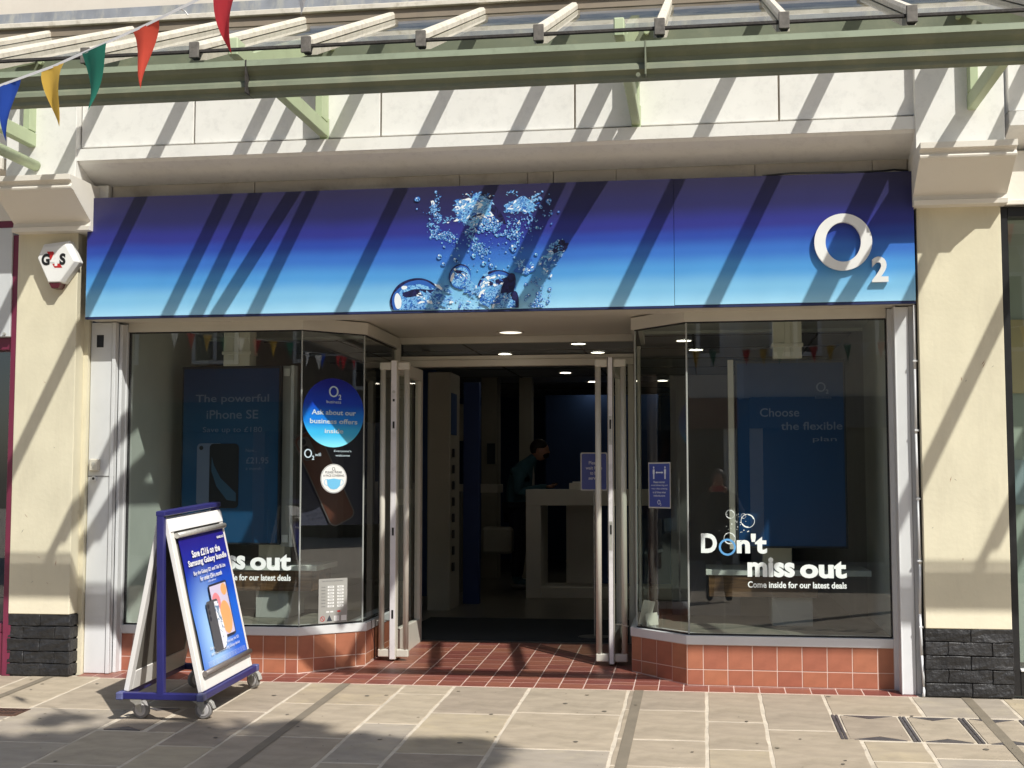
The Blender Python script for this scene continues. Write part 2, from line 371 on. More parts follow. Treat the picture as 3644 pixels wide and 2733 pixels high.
t = cover('stone filled cover with steel edges, second of the row before the right pilaster', [1.105, 1.395], -1.135, -.565, [1.088, 1.412], 'access covers in the right pavement')
t = cover('stone filled cover with steel edges, third of the row, crossed by a dark strip', [1.43, 1.72], -1.145, -.575, [1.738], 'access covers in the right pavement')
t = cover('stone filled cover with steel edges cut off by the right edge of the picture', [1.757, 2.05], -1.15, -.58, [2.07], 'access covers in the right pavement')
t = cover('small stone filled access cover beside the front castor of the advertising trolley', [-3.38, -3.08], -1.375, -.83, [-3.395, -3.07], None) if False else cover('small stone filled access cover beside the front castor of the advertising trolley', [-3.33, -3.075], -1.38, -.83, [], 'lone access cover')
# trodden-in chewing gum and small dark spots
gm = MB(); rnd = random.Random(77)
for k in range(150):
    gx, gy = rnd.uniform(-4.6, 2.0), rnd.uniform(-2.3, -.05); r = rnd.uniform(.006, .016) if k < 60 else rnd.uniform(.002, .005)
    vs = [(gx + r * math.cos(a) * rnd.uniform(.8, 1.2), gy + r * math.sin(a) * rnd.uniform(.8, 1.2)) for a in [i * math.pi / 4 for i in range(8)]]
    gm.add([(x_, y_, gz(y_) + .0052) for x_, y_ in vs], [tuple(range(8))], rnd.choice((0, 0, 1)))
o = gm.build('gum_spots', [mat('old_gum', (.13, .115, .09, 1), .8), mat('paler_gum', (.20, .17, .12, 1), .8)], pavement, fix=False); o['kind'] = 'stuff'
# little brown iron grating at the left edge
t = thing('gully_grating', 'small rust brown slotted grating in the pavement at the left edge', 'grating', (-4.1, -1.05, gz(-1.05)))
M_rust = mat('rust', (.10, .052, .035, 1), .8, var=.2)
b = MB(); b.box(-4.20, -3.97, -1.135, -1.125, -.052, -.044); b.box(-4.20, -3.97, -.968, -.958, -.045, -.038); b.box(-4.21, -4.20, -1.13, -.96, -.05, -.04); b.box(-3.98, -3.97, -1.13, -.96, -.05, -.04)
b.build('frame', M_rust, t)
b = MB(); b.add([P3(-4.2, -1.13, .004), P3(-3.97, -1.13, .004), P3(-3.97, -.96, .004), P3(-4.2, -.96, .004)], [(0, 1, 2, 3)]); b.build('pit', M_black, t, fix=False)
for i in range(9):
    xx = -4.19 + i * .026; b = MB(); b.add([P3(xx, -1.125, .007), P3(xx + .013, -1.125, .007), P3(xx + .013, -.968, .007), P3(xx, -.968, .007)], [(0, 1, 2, 3)]); b.build('bar', M_rust, t, fix=False)
b = MB(); b.box(-4.20, -3.975, -1.052, -1.038, -.044, -.0405); b.build('bar', M_rust, t)

# ================================================================== SHOP BUILDING
shop = thing('shop_building', 'phone shop front with angled display windows, tiled base and marble fascia', 'building', (-1.4, 0, 0))
# ---- tiled doorway floor
fl = MB(); fl.add([(-4.185, .0, -.03), (1.275, .0, -.03), (-4.185, 0, .0005), (1.275, 0, .0005), (-4.185, 1.66, .0785), (1.275, 1.66, .0785)], [(0, 1, 3, 2), (2, 3, 5, 4)])
floor = fl.build('doorway_floor', M_fgrout, shop)
TS = .157
def ftile(w, d):
    b = MB(); g = .0035; b.box(g, w - g, g * 1.3, d - g * 1.3, -.012, .0008); return b.mesh('floor_tile', [M_ftile], bevel=.0007)
ft_cache = {}
RL = [(-4.0, .25), (-2.724, .267), (-2.346, .616), (-2.37, 1.62)]
RR = [(1.155, .18), (-.123, .19), (-.497, .603), (-.505, 1.62)]
def depth_limit(x):
    """how far back (Y) the tiles are visible at x"""
    if x < -2.724: return .27
    if x < -2.346: return .267 + (x + 2.724) / .378 * .35
    if x < -.497: return 1.66
    if x < -.123: return .603 - (x + .497) / .374 * .41
    return .20
ci = 0; rnd = random.Random(11)
x = -2.187 - TS * 12.7
xs_t = [-2.187 + TS * (k + .0) for k in range(-13, 23)]
for k, x0 in enumerate(xs_t):
    xa, xb = max(x0, -4.185), min(x0 + TS, 1.275)
    if xb - xa < .02: continue
    lim = max(depth_limit(xa), depth_limit(xb)); y = .004; first = True; off = (.0, .055, .02, .075, .04)[k % 5] if .3 < lim else 0
    while y < lim:
        d = TS - .004 if first else TS
        if not first and off: d = TS - off; off = 0
        d = min(d, 1.645 - y)
        if d < .02: break
        key = (round(xb - xa, 3), round(d, 3))
        if key not in ft_cache: ft_cache[key] = ftile(*key)
        dx = rnd.uniform(-.0008, .0008)
        child('tile', ft_cache[key], floor, (xa + dx, y, SL * y + .001), (math.atan(SL) + rnd.uniform(-.002, .002), rnd.uniform(-.002, .002), 0))
        y += d; first = False
b = MB(); b.box(-2.36, -.50, 1.643, 1.69, .06, .084); b.build('threshold', mat('threshold_bar', (.10, .10, .10, 1), .35, metal=.6), shop, bevel=.004)

# ---- tiled stall risers with tiles, and the white sills
def riser(pts, sill_in):
    b = MB(); n = len(pts)
    cen = 1 if pts[0][0] > pts[-1][0] else -1
    back = [(p[0], p[1]) for p in pts]
    # solid core: polyline offset inwards by building a closed polygon towards the shop interior
    inner = [(pts[0][0], pts[0][1] + .12), (pts[1][0] + .05 * cen, pts[1][1] + .12), (pts[2][0] + .12 * cen, pts[2][1] + .05), (pts[3][0] + .12 * cen, pts[3][1])]
    b.prism(pts + inner[::-1], 2, -.03, .278)
    return b.build('stall_riser', M_grout, shop)
def wtile(w, h):
    b = MB(); b.box(.0028, w - .0028, -.0022, .003, .0028, h - .0028); return b.mesh('tile', [M_tile], bevel=.0009)
wt_cache = {}
def tile_run(parent, A, B, cuts, z_mid=.112):
    A = Vector((*A, 0)); B = Vector((*B, 0)); d = (B - A); Ln = d.length; d.normalize(); ang = math.atan2(d.y, d.x)
    for a, c in zip(cuts, cuts[1:]):
        zb = max(SL * ((A + d * a).y), SL * ((A + d * c).y)) + .004
        for z0, z1 in ((zb, z_mid), (z_mid, z_mid + .155)):
            key = (round(c - a, 3), round(z1 - z0, 3))
            if key not in wt_cache: wt_cache[key] = wtile(*key)
            p = A + d * a; child('tile', wt_cache[key], parent, (p.x, p.y, z0), (0, 0, ang))
def cuts_from(Ln, first, step=.154):
    c = [0, first]
    while c[-1] + step < Ln - .02: c.append(c[-1] + step)
    c.append(Ln); return c
rl = riser(RL, 1); rr = riser(RR, -1)
tile_run(rl, RL[0], RL[1], cuts_from(1.276, .112)); tile_run(rl, RL[1], RL[2], [0, .118, .28, .438, .5145]); tile_run(rl, RL[2], RL[3], cuts_from(1.0, .155))
def rev_run(parent, A, B, Ln, first): tile_run(parent, A, B, cuts_from(Ln, first))
tile_run(rr, (-.123, .19), (1.155, .18), cuts_from(1.278, .102)); tile_run(rr, (-.497, .603), (-.123, .19), [0, .10, .257, .412, .557]); tile_run(rr, (-.505, 1.62), (-.497, .603), cuts_from(1.015, .09))
GL = [(-3.965, .265), (-2.72, .275), (-2.375, .63), (-2.385, 1.62)]
GR = [(1.15, .205), (-.11, .215), (-.463, .62), (-.49, 1.62)]
def strip_poly(pts, o):
    """offset a polyline sideways by o (positive = towards the street / doorway)"""
    out = []
    cen = 1 if pts[0][0] < pts[-1][0] else -1
    for i, p in enumerate(pts):
        n = Vector((0, 0))
        for a, b_ in ((i - 1, i), (i, i + 1)):
            if a < 0 or b_ >= len(pts): continue
            d = Vector((pts[b_][0] - pts[a][0], pts[b_][1] - pts[a][1])).normalized(); n += Vector((d.y, -d.x)) * cen
        n.normalize(); out.append((p[0] + n.x * o, p[1] + n.y * o))
    return out
def band(pts, o0, o1, z0, z1, name, m, parent=shop, bevel=.002, mi=0):
    a = strip_poly(pts, o0); b_ = strip_poly(pts, o1); mb = MB(); n = len(pts)
    for i in range(n - 1):
        q = [a[i], a[i + 1], b_[i + 1], b_[i]]; mb.prism(q, 2, z0, z1)
    return mb.build(name, m, parent, bevel=bevel)
for G_, Rp in ((GL, RL), (GR, RR)):
    band(Rp, .010, -.16, .268, .325, 'sill', M_alu)
    band(G_, .004, -.03, .325, .334, 'sill_gasket', M_gasket, bevel=0)
    win = band(G_, .030, -.05, 2.343, 2.426, 'window_head', M_alu2)
    band(G_, .006, -.02, 2.335, 2.343, 'head_gasket', M_gasket, win, bevel=0)
# ---- panes
def pane(A, B, z0, z1, parent=shop, name='window_pane', m=None):
    b = MB(); b.add([(A[0], A[1], z0), (B[0], B[1], z0), (B[0], B[1], z1), (A[0], A[1], z1)], [(0, 1, 2, 3)]); return b.build(name, m or M_glass, parent, fix=False)
for G_ in (GL, GR):
    for A, B in zip(G_, G_[1:]): pane(A, B, .33, 2.34)
    for P in G_[1:3]:
        b = MB(); b.cyl((P[0], P[1], .33), (P[0], P[1], 2.34), .006, n=6); b.build('pane_joint', mat('silicone', (.35, .37, .35, 1), .3), shop)
# end frames and corner posts
def post(x0, x1, y0, y1, z0, z1, name='window_post', m=M_alu, bevel=.003):
    b = MB(); b.box(x0, x1, y0, y1, z0, z1); return b.build(name, m, shop, bevel=bevel)
post(-4.0, -3.968, .235, .30, .01, 2.40, m=M_alu); post(-3.968, -3.957, .262, .29, .33, 2.34, m=M_gasket)
post(1.155, 1.185, .165, .25, .01, 2.40); post(1.146, 1.155, .20, .235, .33, 2.34, m=M_gasket)
# white side linings, left and right of the windows
pl = MB(); pl.box(-4.185, -4.03, .13, .17, 0.01, 2.40); pl.box(-4.026, -4.0, .118, .17, .01, 2.40); pl.box(-3.998, -3.975, .17, .25, .01, 2.39)
lin = pl.build('side_lining', M_alu, shop, bevel=.003)
b = MB(); b.box(-4.143, -4.093, .1285, .135, 2.228, 2.314); hb = b.build('key_switch_recess', M_black, lin)
b = MB(); b.box(-4.185, -4.03, .127, .131, 1.338, 1.344); b.box(-4.031, -4.0, .1275, .131, .01, 1.34); b.build('panel_joint', mat('shadow_gap', (.2, .2, .2, 1), .6), lin, fix=False)
b = MB(); b.box(-4.165, -4.095, .095, .131, 1.375, 1.46); sw = b.build('shutter_key_switch', M_alu2, lin, bevel=.008)
b = MB(); b.cyl((-4.13, .094, 1.425), (-4.13, .09, 1.425), .012, n=14); b.box(-4.134, -4.126, .088, .092, 1.398, 1.42); b.build('key_slot', M_steel, sw)
b = MB(); b.cyl((-4.14, .130, 1.325), (-4.14, .118, 1.325), .019, n=18); lk = b.build('lock_escutcheon', M_alu, lin)
b = MB(); b.cyl((-4.14, .1178, 1.325), (-4.14, .1165, 1.325), .009, n=14); b.build('keyhole', M_black, lk)
pr = MB(); pr.box(1.187, 1.268, .05, .10, .004, 2.395); pr.box(1.270, 1.303, .058, .10, .004, 2.40); pr.box(1.180, 1.19, .045, .17, .004, 2.40); 
linr = pr.build('side_lining', M_alu, shop, bevel=.003)
# thin cable conduit down the right lining
b = MB(); pts = [(1.299, .015, 2.40)] + [(1.297 + .004 * math.sin(z * 3), .012, z) for z in (2.0, 1.6, 1.2, .8)] + [(1.292, .01, .5), (1.297, .006, .25), (1.305, .0, .06), (1.298, -.02, .006)]
b.tube(pts, .0085, n=8); cd = b.build('cable_conduit', M_alu, shop, smooth=True)
for z in (2.05, 1.62, 1.2, .82, .42):
    b = MB(); b.box(1.283, 1.312, -.0, .03, z - .006, z + .006); b.build('clip', M_alu, cd, bevel=.002)
# ---- wall body, soffits, interior shell
b = MB(); b.box(-4.15, 1.30, .08, .5, 2.44, 3.36); b.build('bulkhead', M_board, shop)
b = MB(); b.prism([(-3.99, .30), (-2.73, .30), (-2.40, .66), (-2.40, 1.70), (-.45, 1.70), (-.45, .66), (-.10, .24), (1.18, .22), (1.28, -.03), (-4.15, -.03)], 2, 2.434, 2.446)
b.build('soffit', M_alu2, shop)
b = MB(); b.box(-4.15, 1.30, -.045, .26, 2.405, 2.432); b.build('soffit_trim', M_alu2, shop, bevel=.002)
# boards above the sign, with joints and stains
xb = [-4.02, -3.0, -1.585, -1.13, -.96, -.55, .34, 1.07, 1.285]
for a, c in zip(xb, xb[1:]):
    b = MB(); b.box(a + .002, c - .002, .062, .082, 3.232, 3.333); b.build('fixing_board', M_board, shop, bevel=.002)
b = MB(); b.box(-4.13, -4.03, .02, .10, 3.20, 3.335); b.build('fixing_post', M_stone, shop, bevel=.003)
# ---- fascia: cove, band and marble panels
b = MB(); b.prism([(-.205, 3.455), (-.205, 3.535), (-.165, 3.541), (.12, 3.541), (.12, 3.325), (.085, 3.333), (.075, 3.343), (-.155, 3.432), (-.17, 3.438), (-.185, 3.457)], 0, -4.150, 1.312)
b.build('cornice_band', M_fascia, shop)
b = MB(); b.box(-4.16, 1.33, -.14, .1, 3.541, 4.20); b.build('fascia_backing', M_board, shop)
xp = [-4.148, -3.345, -2.068, -.796, .483, 1.310]
for a, c in zip(xp, xp[1:]):
    b = MB(); b.box(a + .006, c - .006, -.165, -.141, 3.555, 4.03); b.build('fascia_panel', M_fascia, shop, bevel=.003)
M_scuffs = [mat('rusty_scuff', (.36, .20, .12, 1), .8), mat('grey_scuff', (.30, .27, .21, 1), .8)]
# ---- piers and capitals
def pier(x0, x1, face, capx0, capx1, label):
    t = thing('pilaster', label, 'pilaster', ((x0 + x1) / 2, 0, 0), 'cream pilasters either side of the shop')
    b = MB(); b.box(x0, x1, -.02, .16, .415, 3.02); b.build('shaft', M_yellow, t, bevel=.004)
    b = MB(); b.box(x0 + .012, x1 - .012, .0, .16, -.05, .42); base = b.build('plinth', M_mortar_b, t)
    rnd = random.Random(int(x0 * 10)); z = .008; row = 0
    w_t = x1 - x0 + .01
    while z < .36:
        h = .078; xx = x0 - .004; seq = [w_t * .52, w_t * .48] if row % 2 == 0 else [w_t * .26, w_t * .50, w_t * .24]
        for w in seq:
            bb = MB(); bb.box(xx + .001, xx + w - .001, -.016 + rnd.uniform(-.004, .003), .05, z + .0005, z + h + .0005)
            me = bb.mesh('brick', [M_brick], bevel=.0035); bm = bmesh.new(); bm.from_mesh(me)
            bmesh.ops.subdivide_edges(bm, edges=bm.edges, cuts=2, use_grid_fill=True)
            for v in bm.verts:
                nn = noise.noise(v.co * 23); v.co.y += nn * .009; v.co.x += noise.noise(v.co * 31 + Vector((5, 5, 5))) * .006; v.co.z += noise.noise(v.co * 27 + Vector((9, 1, 2))) * .006
            bm.to_mesh(me); bm.free(); o = child('brick', me, base, (0, 0, 0))
            o.location = -wl(base)
            xx += w
        # return-side bricks
        bb = MB(); bb.box(x1 - .01, x1 + .006, .0, .15, z + .006, z + h - .004); bb.build('brick', M_brick, base, bevel=.003)
        z += h + .004; row += 1
    for k in range(9):
        sx_, sz_ = rnd.uniform(x0 + .05, x1 - .05), rnd.uniform(.5, 2.4); L_s, a_s = rnd.uniform(.006, .022), rnd.uniform(-1.2, 1.2); dx_, dz_ = L_s * math.sin(a_s), L_s * math.cos(a_s)
        bb = MB(); bb.add([(sx_ - dx_, -.0206, sz_ - dz_), (sx_ + .002, -.0206, sz_), (sx_ + dx_, -.0206, sz_ + dz_), (sx_ - .003, -.0206, sz_)], [(0, 1, 2, 3)]); bb.build('scuff_mark', M_scuffs[k % 2], t, fix=False)
    c = MB(); pf = [(.16, 3.0), (-.12, 3.0), (-.125, 3.03), (-.105, 3.035), (-.10, 3.062), (-.355, 3.222), (-.385, 3.228), (-.39, 3.24), (-.375, 3.262), (-.385, 3.280), (-.41, 3.281), (-.412, 3.318), (.16, 3.318)]
    c.prism(pf, 0, capx0, capx1); c.build('capital', M_stone, t, bevel=.0015)
    b = MB(); b.box(capx0 + .004, capx1 - .03 if x0 > 0 else capx1 - .055, -.225, .1, 3.318, 4.20); b.build('upper_pier', M_fascia, t, bevel=.003)
    return t
pier(-4.66, -4.222, 0, -4.655, -4.096, 'cream pilaster with black brick foot, carrying the white alarm box, left of the shop')
pier(1.318, 1.822, 0, 1.29, 1.846, 'cream pilaster with black brick foot, right of the shop beside the black framed window')
# dark gap left of right pilaster
post(1.3035, 1.3185, .03, .1, 0, 3.2, 'shadow_gap', M_gasket, 0)
post(-4.224, -4.19, .10, .16, .0, 3.2, 'shadow_gap', M_yellow, 0)
# ---- upper wall above the canopy
b = MB(); b.box(-9, 6, -.125, .1, 4.524, 8.2); b.build('upper_wall', mat('beige_wall', (.60, .55, .465, 1), .75, var=.04, dirt=.3, dirt_col=(.40, .35, .28, 1), dscale=2), shop)
for xj in (-3.15, .9): b = MB(); b.box(xj - .01, xj + .01, -.13, -.125, 4.53, 8.2); b.build('wall_joint', M_stone, shop)

# ---- door frame and transom
DY = 1.66
def dbar(name, x0, x1, z0, z1, y0=DY, y1=DY + .07, m=M_alu2, bevel=.003, parent=shop): b = MB(); b.box(x0, x1, y0, y1, z0, z1); return b.build(name, m, parent, bevel=bevel)
dbar('door_frame_jamb', -2.40, -2.352, .07, 2.434, DY - .03); dbar('door_frame_jamb', -2.352, -2.262, .07, 2.20)
dbar('door_frame_jamb', -.526, -.478, .07, 2.434, DY - .03); dbar('door_frame_jamb', -.575, -.526, .07, 2.20)
dbar('door_frame_head', -2.352, -.526, 2.380, 2.434, DY - .002); dbar('door_frame_head', -2.352, -.526, 2.199, 2.250, DY - .012); dbar('door_frame_head', -2.352, -.526, 2.250, 2.283, DY - .002)
dbar('transom_gasket', -2.352, -.526, 2.283, 2.287, DY, DY + .05, M_gasket, 0); dbar('transom_gasket', -2.352, -2.347, 2.287, 2.38, DY, DY + .05, M_gasket, 0)
pane((-2.35, DY + .03), (-.528, DY + .03), 2.285, 2.38, name='transom_pane')
# ---- two door leaves standing open into the doorway
def door(xc, th, ya, ybk, hing):
    z0, z1 = .052, 2.172; x0, x1 = xc - th / 2, xc + th / 2
    b = MB(); b.box(x0, x1, ya, ya + .075, z0, z1); b.box(x0, x1, ybk - .075, ybk, z0, z1); b.box(x0, x1, ya + .075, ybk - .075, z1 - .09, z1); b.box(x0, x1, ya + .075, ybk - .075, z0, z0 + .20)
    d = b.build('door', M_alu2, shop, bevel=.003)
    b = MB(); b.add([(xc, ya + .07, z0 + .19), (xc, ybk - .07, z0 + .19), (xc, ybk - .07, z1 - .08), (xc, ya + .07, z1 - .08)], [(0, 1, 2, 3)]); b.build('door_pane', M_glass, d, fix=False)
    for s_ in (-1, 1):
        b = MB(); xx = xc + s_ * .088; b.cyl((xx, ya + .035, .085), (xx, ya + .035, 2.145), .0205, n=18)
        hd = b.build('pull_handle', M_alu2, d, smooth=False)
        for z in (.095, 2.135):
            b = MB(); xs0, xs1 = sorted((xc + s_ * th / 2, xx + s_ * .0215)); b.box(xs0, xs1, ya + .012, ya + .058, z - .029, z + .026); b.build('handle_bracket', M_alu2, hd, bevel=.006)
        hd.data.polygons.foreach_set('use_smooth', [len(p.vertices) == 4 for p in hd.data.polygons])
    b = MB(); b.box(x0 + .004, x1 - .004, ya - .0025, ya + .001, z0 + .003, z1 - .003); b.build('edge_strip', M_edge, d)
    if xc < -1:
        for z, h in ((1.885, .018), (1.708, .05), (.95, .055), (.368, .06)): b = MB(); b.box(xc - .007, xc + .007, ya - .0045, ya - .002, z - h / 2, z + h / 2); b.build('lock_slot', M_black, d)
        b = MB(); b.cyl((xc, ya - .004, 1.945), (xc, ya - .002, 1.945), .011, n=12); b.build('lock_cylinder', M_steel, d)
    else:
        for z in (1.66, .93):
            bb = MB(); bb.box(xc - .011, xc + .011, ya - .0045, ya - .002, z - .10, z + .10); pp = bb.build('lock_plate', M_steel, d)
            bb = MB(); bb.box(xc - .006, xc + .006, ya - .0055, ya - .004, z + .01, z + .075); bb.build('lock_slot', M_black, pp)
        for s_ in (-1, 1): b = MB(); q_ = sorted((xc + s_ * .0145, xc + s_ * .0185)); b.box(q_[0], q_[1], ya - .0035, ya + .02, z0, z1); b.build('edge_gasket', M_gasket, d)
    return d
dl = door(-2.196, .045, .78, 1.65, -1); dr = door(-.646, .041, .76, 1.65, 1)
for (xa, ya_, za), (xb_, yb_, zb) in (((-2.318, .80, .318), (-2.222, .86, .30)), ((-.528, .72, .318), (-.622, .79, .31))):
    b = MB(); b.tube([(xa, ya_, za), ((xa * .6 + xb_ * .4), (ya_ + yb_) / 2, za + .004), (xb_, yb_, zb + .012), (xb_, yb_, zb - .012)], .0035, n=6); b.build('door_hook', M_steel, shop)
b = MB(); b.tube([(-2.335, .73, .33), (-2.332, .735, .25), (-2.32, .75, .17), (-2.318, .77, .09)], .002, n=5); b.build('loose_string', M_gasket, shop)

# ---- light in the doorway soffit
_lm = {}
def lamp_mat(e):
    if e not in _lm: _lm[e] = mat('lamp_lens', (.8, .78, .7, 1), .5, emit=((1, .93, .78, 1), e))
    return _lm[e]
def downlight(x, y, z, r, label, group=None, e=1.2):
    t = thing('ceiling_light', label, 'ceiling light', (x, y, z), group)
    b = MB(); M = frame((x, y, z), (1, 0, 0), (0, -1, 0)); ring(b, M, 0, 0, r * 1.25, r * 1.25, r, r, lift=0, depth=.008, n=28); b.build('rim', M_alu2, t)
    b = MB(); disc(b, M, 0, 0, r, lift=.004, n=28); b.build('lens', lamp_mat(e), t, fix=False)
    return t
downlight(-1.44, 1.38, 2.433, .085, 'round white light set in the soffit over the doorway', e=1.3)

# ================================================================== FASCIA SIGN
SY = -.062
sign = thing('fascia_sign', 'long shaded blue shop sign with bubbles and raised white O2 lettering over the door', 'sign', (-1.42, SY, 2.4))
ML = lambda a: s2l(*a)
M_sign = gradient_mat('sign_vinyl', [(0, ML((43, 39, 70))), (.18, ML((42, 41, 88))), (.35, ML((48, 52, 136))), (.44, ML((46, 72, 166))), (.56, ML((58, 112, 198))), (.70, ML((80, 152, 218))), (.85, ML((126, 190, 232))), (1, ML((162, 216, 246)))], 0, .82, .33)
M_signside = mat('sign_edge', (.02, .03, .10, 1), .4)
for xa, xb_ in ((-4.137, -.178), (-.1755, 1.2985)):
    o_ = .003 if xa < -1 else 0
    b = MB(); b.box(xa, xb_, SY, SY + .004, 2.418 - o_, 3.227 + o_); b.build('sign_panel', M_sign, sign, bevel=.001)
b = MB(); b.box(-4.13, 1.292, SY + .005, .055, 2.412, 3.222); b.build('sign_box', M_signside, sign)
b = MB(); b.box(-4.137, 1.2985, SY - .001, SY + .03, 2.400, 2.4145); b.build('bottom_trim', M_signside, sign)
b = MB(); b.box(-3.95, 1.28, -.02, .05, 3.223, 3.238); b.build('top_rail', mat('top_rail_blue', (.025, .03, .12, 1), .4), sign)
MS = frame((0, SY, 0), (1, 0, 0), (0, 0, 1))                    # local x = X, y = Z, N = -Y
b = MB(); ring(b, MS, .866, 2.789, .175, .178, .107, .124, lift=.007, depth=.026, n=72)
o = b.build('letter_o', M_white, sign); 
b = MB(); text(b, '2', MS, 1.036, 1.134, 2.534, 2.692, bold=.035, depth=.024, lift=.007); b.build('letter_two', M_white, sign)
b = MB()
for p in ((.70, 2.79), (1.03, 2.79), (.866, 2.625), (1.09, 2.55), (1.08, 2.68)): b.cyl((p[0], SY - .008, p[1]), (p[0], SY, p[1]), .01, n=8)
b.build('letter_standoff', M_steel, sign)
b = MB(); b.tube([(.38, -.045, 3.232), (.55, -.05, 3.243), (.75, -.05, 3.241), (.95, -.045, 3.236), (1.12, -.04, 3.240), (1.2, .03, 3.262), (1.285, .04, 3.255)], .006, n=6); b.build('loose_cable', M_gasket, sign)
# printed bubbles, flat on the panel
def noise_print(name, cols, scale, dist=2.2):
    m = bpy.data.materials.new(name); m.use_nodes = True; N = m.node_tree.nodes; Lk = m.node_tree.links; b = N['Principled BSDF']; b.inputs['Roughness'].default_value = .33
    tc = N.new('ShaderNodeTexCoord'); n = N.new('ShaderNodeTexNoise'); n.inputs['Scale'].default_value = scale; n.inputs['Detail'].default_value = 3; n.inputs['Distortion'].default_value = dist
    Lk.new(tc.outputs['Object'], n.inputs['Vector']); cr = N.new('ShaderNodeValToRGB'); el = cr.color_ramp.elements
    el[0].position, el[0].color = cols[0]; el[1].position, el[1].color = cols[-1]
    for p, c in cols[1:-1]: e = el.new(p); e.color = c
    Lk.new(n.outputs[0], cr.inputs[0]); Lk.new(cr.outputs[0], b.inputs['Base Color']); return m
PB = [noise_print('bubble_water', [(.30, ML((18, 30, 80))), (.42, ML((40, 90, 180))), (.50, ML((90, 165, 225))), (.56, ML((190, 228, 250))), (.60, ML((60, 120, 200))), (.72, ML((130, 195, 235)))], 42, 3.0),
      noise_print('bubble_dark', [(.35, ML((20, 20, 48))), (.6, ML((40, 42, 92)))], 20), mat('bubble_white', (.82, .88, .93, 1), .33), mat('bubble_rim', ML((50, 100, 184)), .33), mat('bubble_light', ML((112, 178, 226)), .33),
      noise_print('bubble_clear', [(.34, ML((36, 70, 150))), (.46, ML((74, 140, 214))), (.56, ML((150, 206, 242))), (.66, ML((80, 150, 216)))], 26, 2.5)]
def bp_(x, y):                                                  # print units -> sign X, Z
    return (-2.044 + x * .000587, 3.195 - (y - 280 + 60 * x / 2212) * .000589)
K = .000588
pr = MB(); rnd = random.Random(5); lv = [.0006]
def L_(): lv[0] += .0000035; return lv[0]
def blob(x, y, rx, ry=None, mi=0, rot=0, wob=.0, n=26):
    X, Z = bp_(x, y); ry = ry or rx
    X = min(max(X, -4.1), 1.2); 
    s0 = len(pr.v); disc(pr, MS, X, Z, rx * K, ry * K, lift=L_(), n=n, mi=mi, rot=rot, wob=wob, seed=rnd.random())
    for i in range(s0, len(pr.v)):
        v = pr.v[i]; pr.v[i] = (v[0], v[1], min(max(v[2], 2.42), 3.222))
def droplet(x, y, r):
    a = rnd.uniform(0, 3); e = rnd.uniform(.7, 1.0); n = 14 if r < 22 else 22
    blob(x, y, r, r * e, 3, a, .08, n); blob(x + r * .04, y + r * .1, r * .80, r * .76 * e, rnd.choice((4, 5, 0)), a, .12, n)
    if r > 7: blob(x - r * .28, y - r * .3, r * .26, r * .2, 2, a, .1, 8)
    if r > 16: blob(x + r * .3, y + r * .25, r * .24, r * .36, 1, a, .2, 9)
def stream(pts, n, spread, r0, r1):
    n = int(n * 1.7)
    for i in range(n):
        k = rnd.random() * (len(pts) - 1); j = int(k); f = k - j
        x = pts[j][0] * (1 - f) + pts[j + 1][0] * f + rnd.gauss(0, spread); y = pts[j][1] * (1 - f) + pts[j + 1][1] * f + rnd.gauss(0, spread)
        droplet(x, max(265, min(y, 1625)), r0 + (r1 - r0) * rnd.random() ** 2.5)
# upper splash
def splash(x, y, rx, ry, rot, n, k=.34):
    for _ in range(int(n * 1.7)):
        a = rnd.uniform(0, 6.28); d = rnd.random() ** .5
        px, py = rx * d * math.cos(a), ry * d * math.sin(a)
        X, Y_ = x + px * math.cos(rot) - py * math.sin(rot), y + px * math.sin(rot) + py * math.cos(rot)
        r = rnd.uniform(.07, k * .8) * min(rx, ry)
        blob(X, max(268, Y_), r * rnd.uniform(1, 2.2), r * .6, rnd.choice((0, 0, 0, 5, 5, 4, 2, 3)), rnd.uniform(-1, 1) + rot, .35, 18)
blob(1000, 480, 205, 165, 0, .2, .14, 60); splash(1000, 470, 200, 160, .2, 46); blob(1000, 430, 120, 50, 4, .1, .3, 40); blob(1010, 425, 80, 26, 2, .1, .3, 30); splash(1000, 440, 150, 90, .1, 26); blob(1000, 560, 90, 34, 1, .3, .3, 30); blob(1010, 556, 60, 14, 2, .3, .3, 20)
blob(1250, 520, 130, 42, 1, -.95, .15, 30)
splash(1120, 620, 180, 80, .2, 44); splash(900, 560, 120, 90, .5, 22); splash(820, 430, 70, 90, .2, 16); splash(560, 480, 60, 150, -.1, 18); splash(660, 570, 95, 45, 0, 12); splash(640, 750, 140, 55, .1, 16)
blob(1500, 420, 165, 80, 0, .1, .25, 50); splash(1500, 430, 160, 80, 0, 26); splash(1660, 350, 60, 110, .5, 16); splash(1410, 290, 70, 40, 0, 9); splash(930, 300, 80, 40, 0, 9); splash(1120, 310, 100, 45, 0, 9); splash(1370, 500, 60, 50, 0, 8)
splash(960, 760, 70, 110, -.3, 14); splash(1040, 900, 60, 70, -.3, 9); splash(1450, 700, 60, 110, .2, 12)
stream([(560, 290), (560, 560)], 26, 26, 5, 26); stream([(520, 640), (580, 760), (760, 780)], 46, 34, 5, 24); stream([(900, 700), (1040, 900), (1100, 960)], 40, 34, 5, 30)
stream([(1080, 640), (1340, 720)], 34, 40, 6, 30); stream([(1400, 600), (1460, 840)], 34, 36, 5, 22); stream([(1340, 560), (1640, 640)], 30, 60, 4, 14); stream([(700, 880), (1500, 900)], 46, 50, 4, 17)
stream([(470, 480), (500, 660)], 12, 22, 5, 18); stream([(1600, 560), (1620, 800)], 14, 36, 5, 17); stream([(660, 1080), (1500, 1060)], 22, 60, 4, 18)
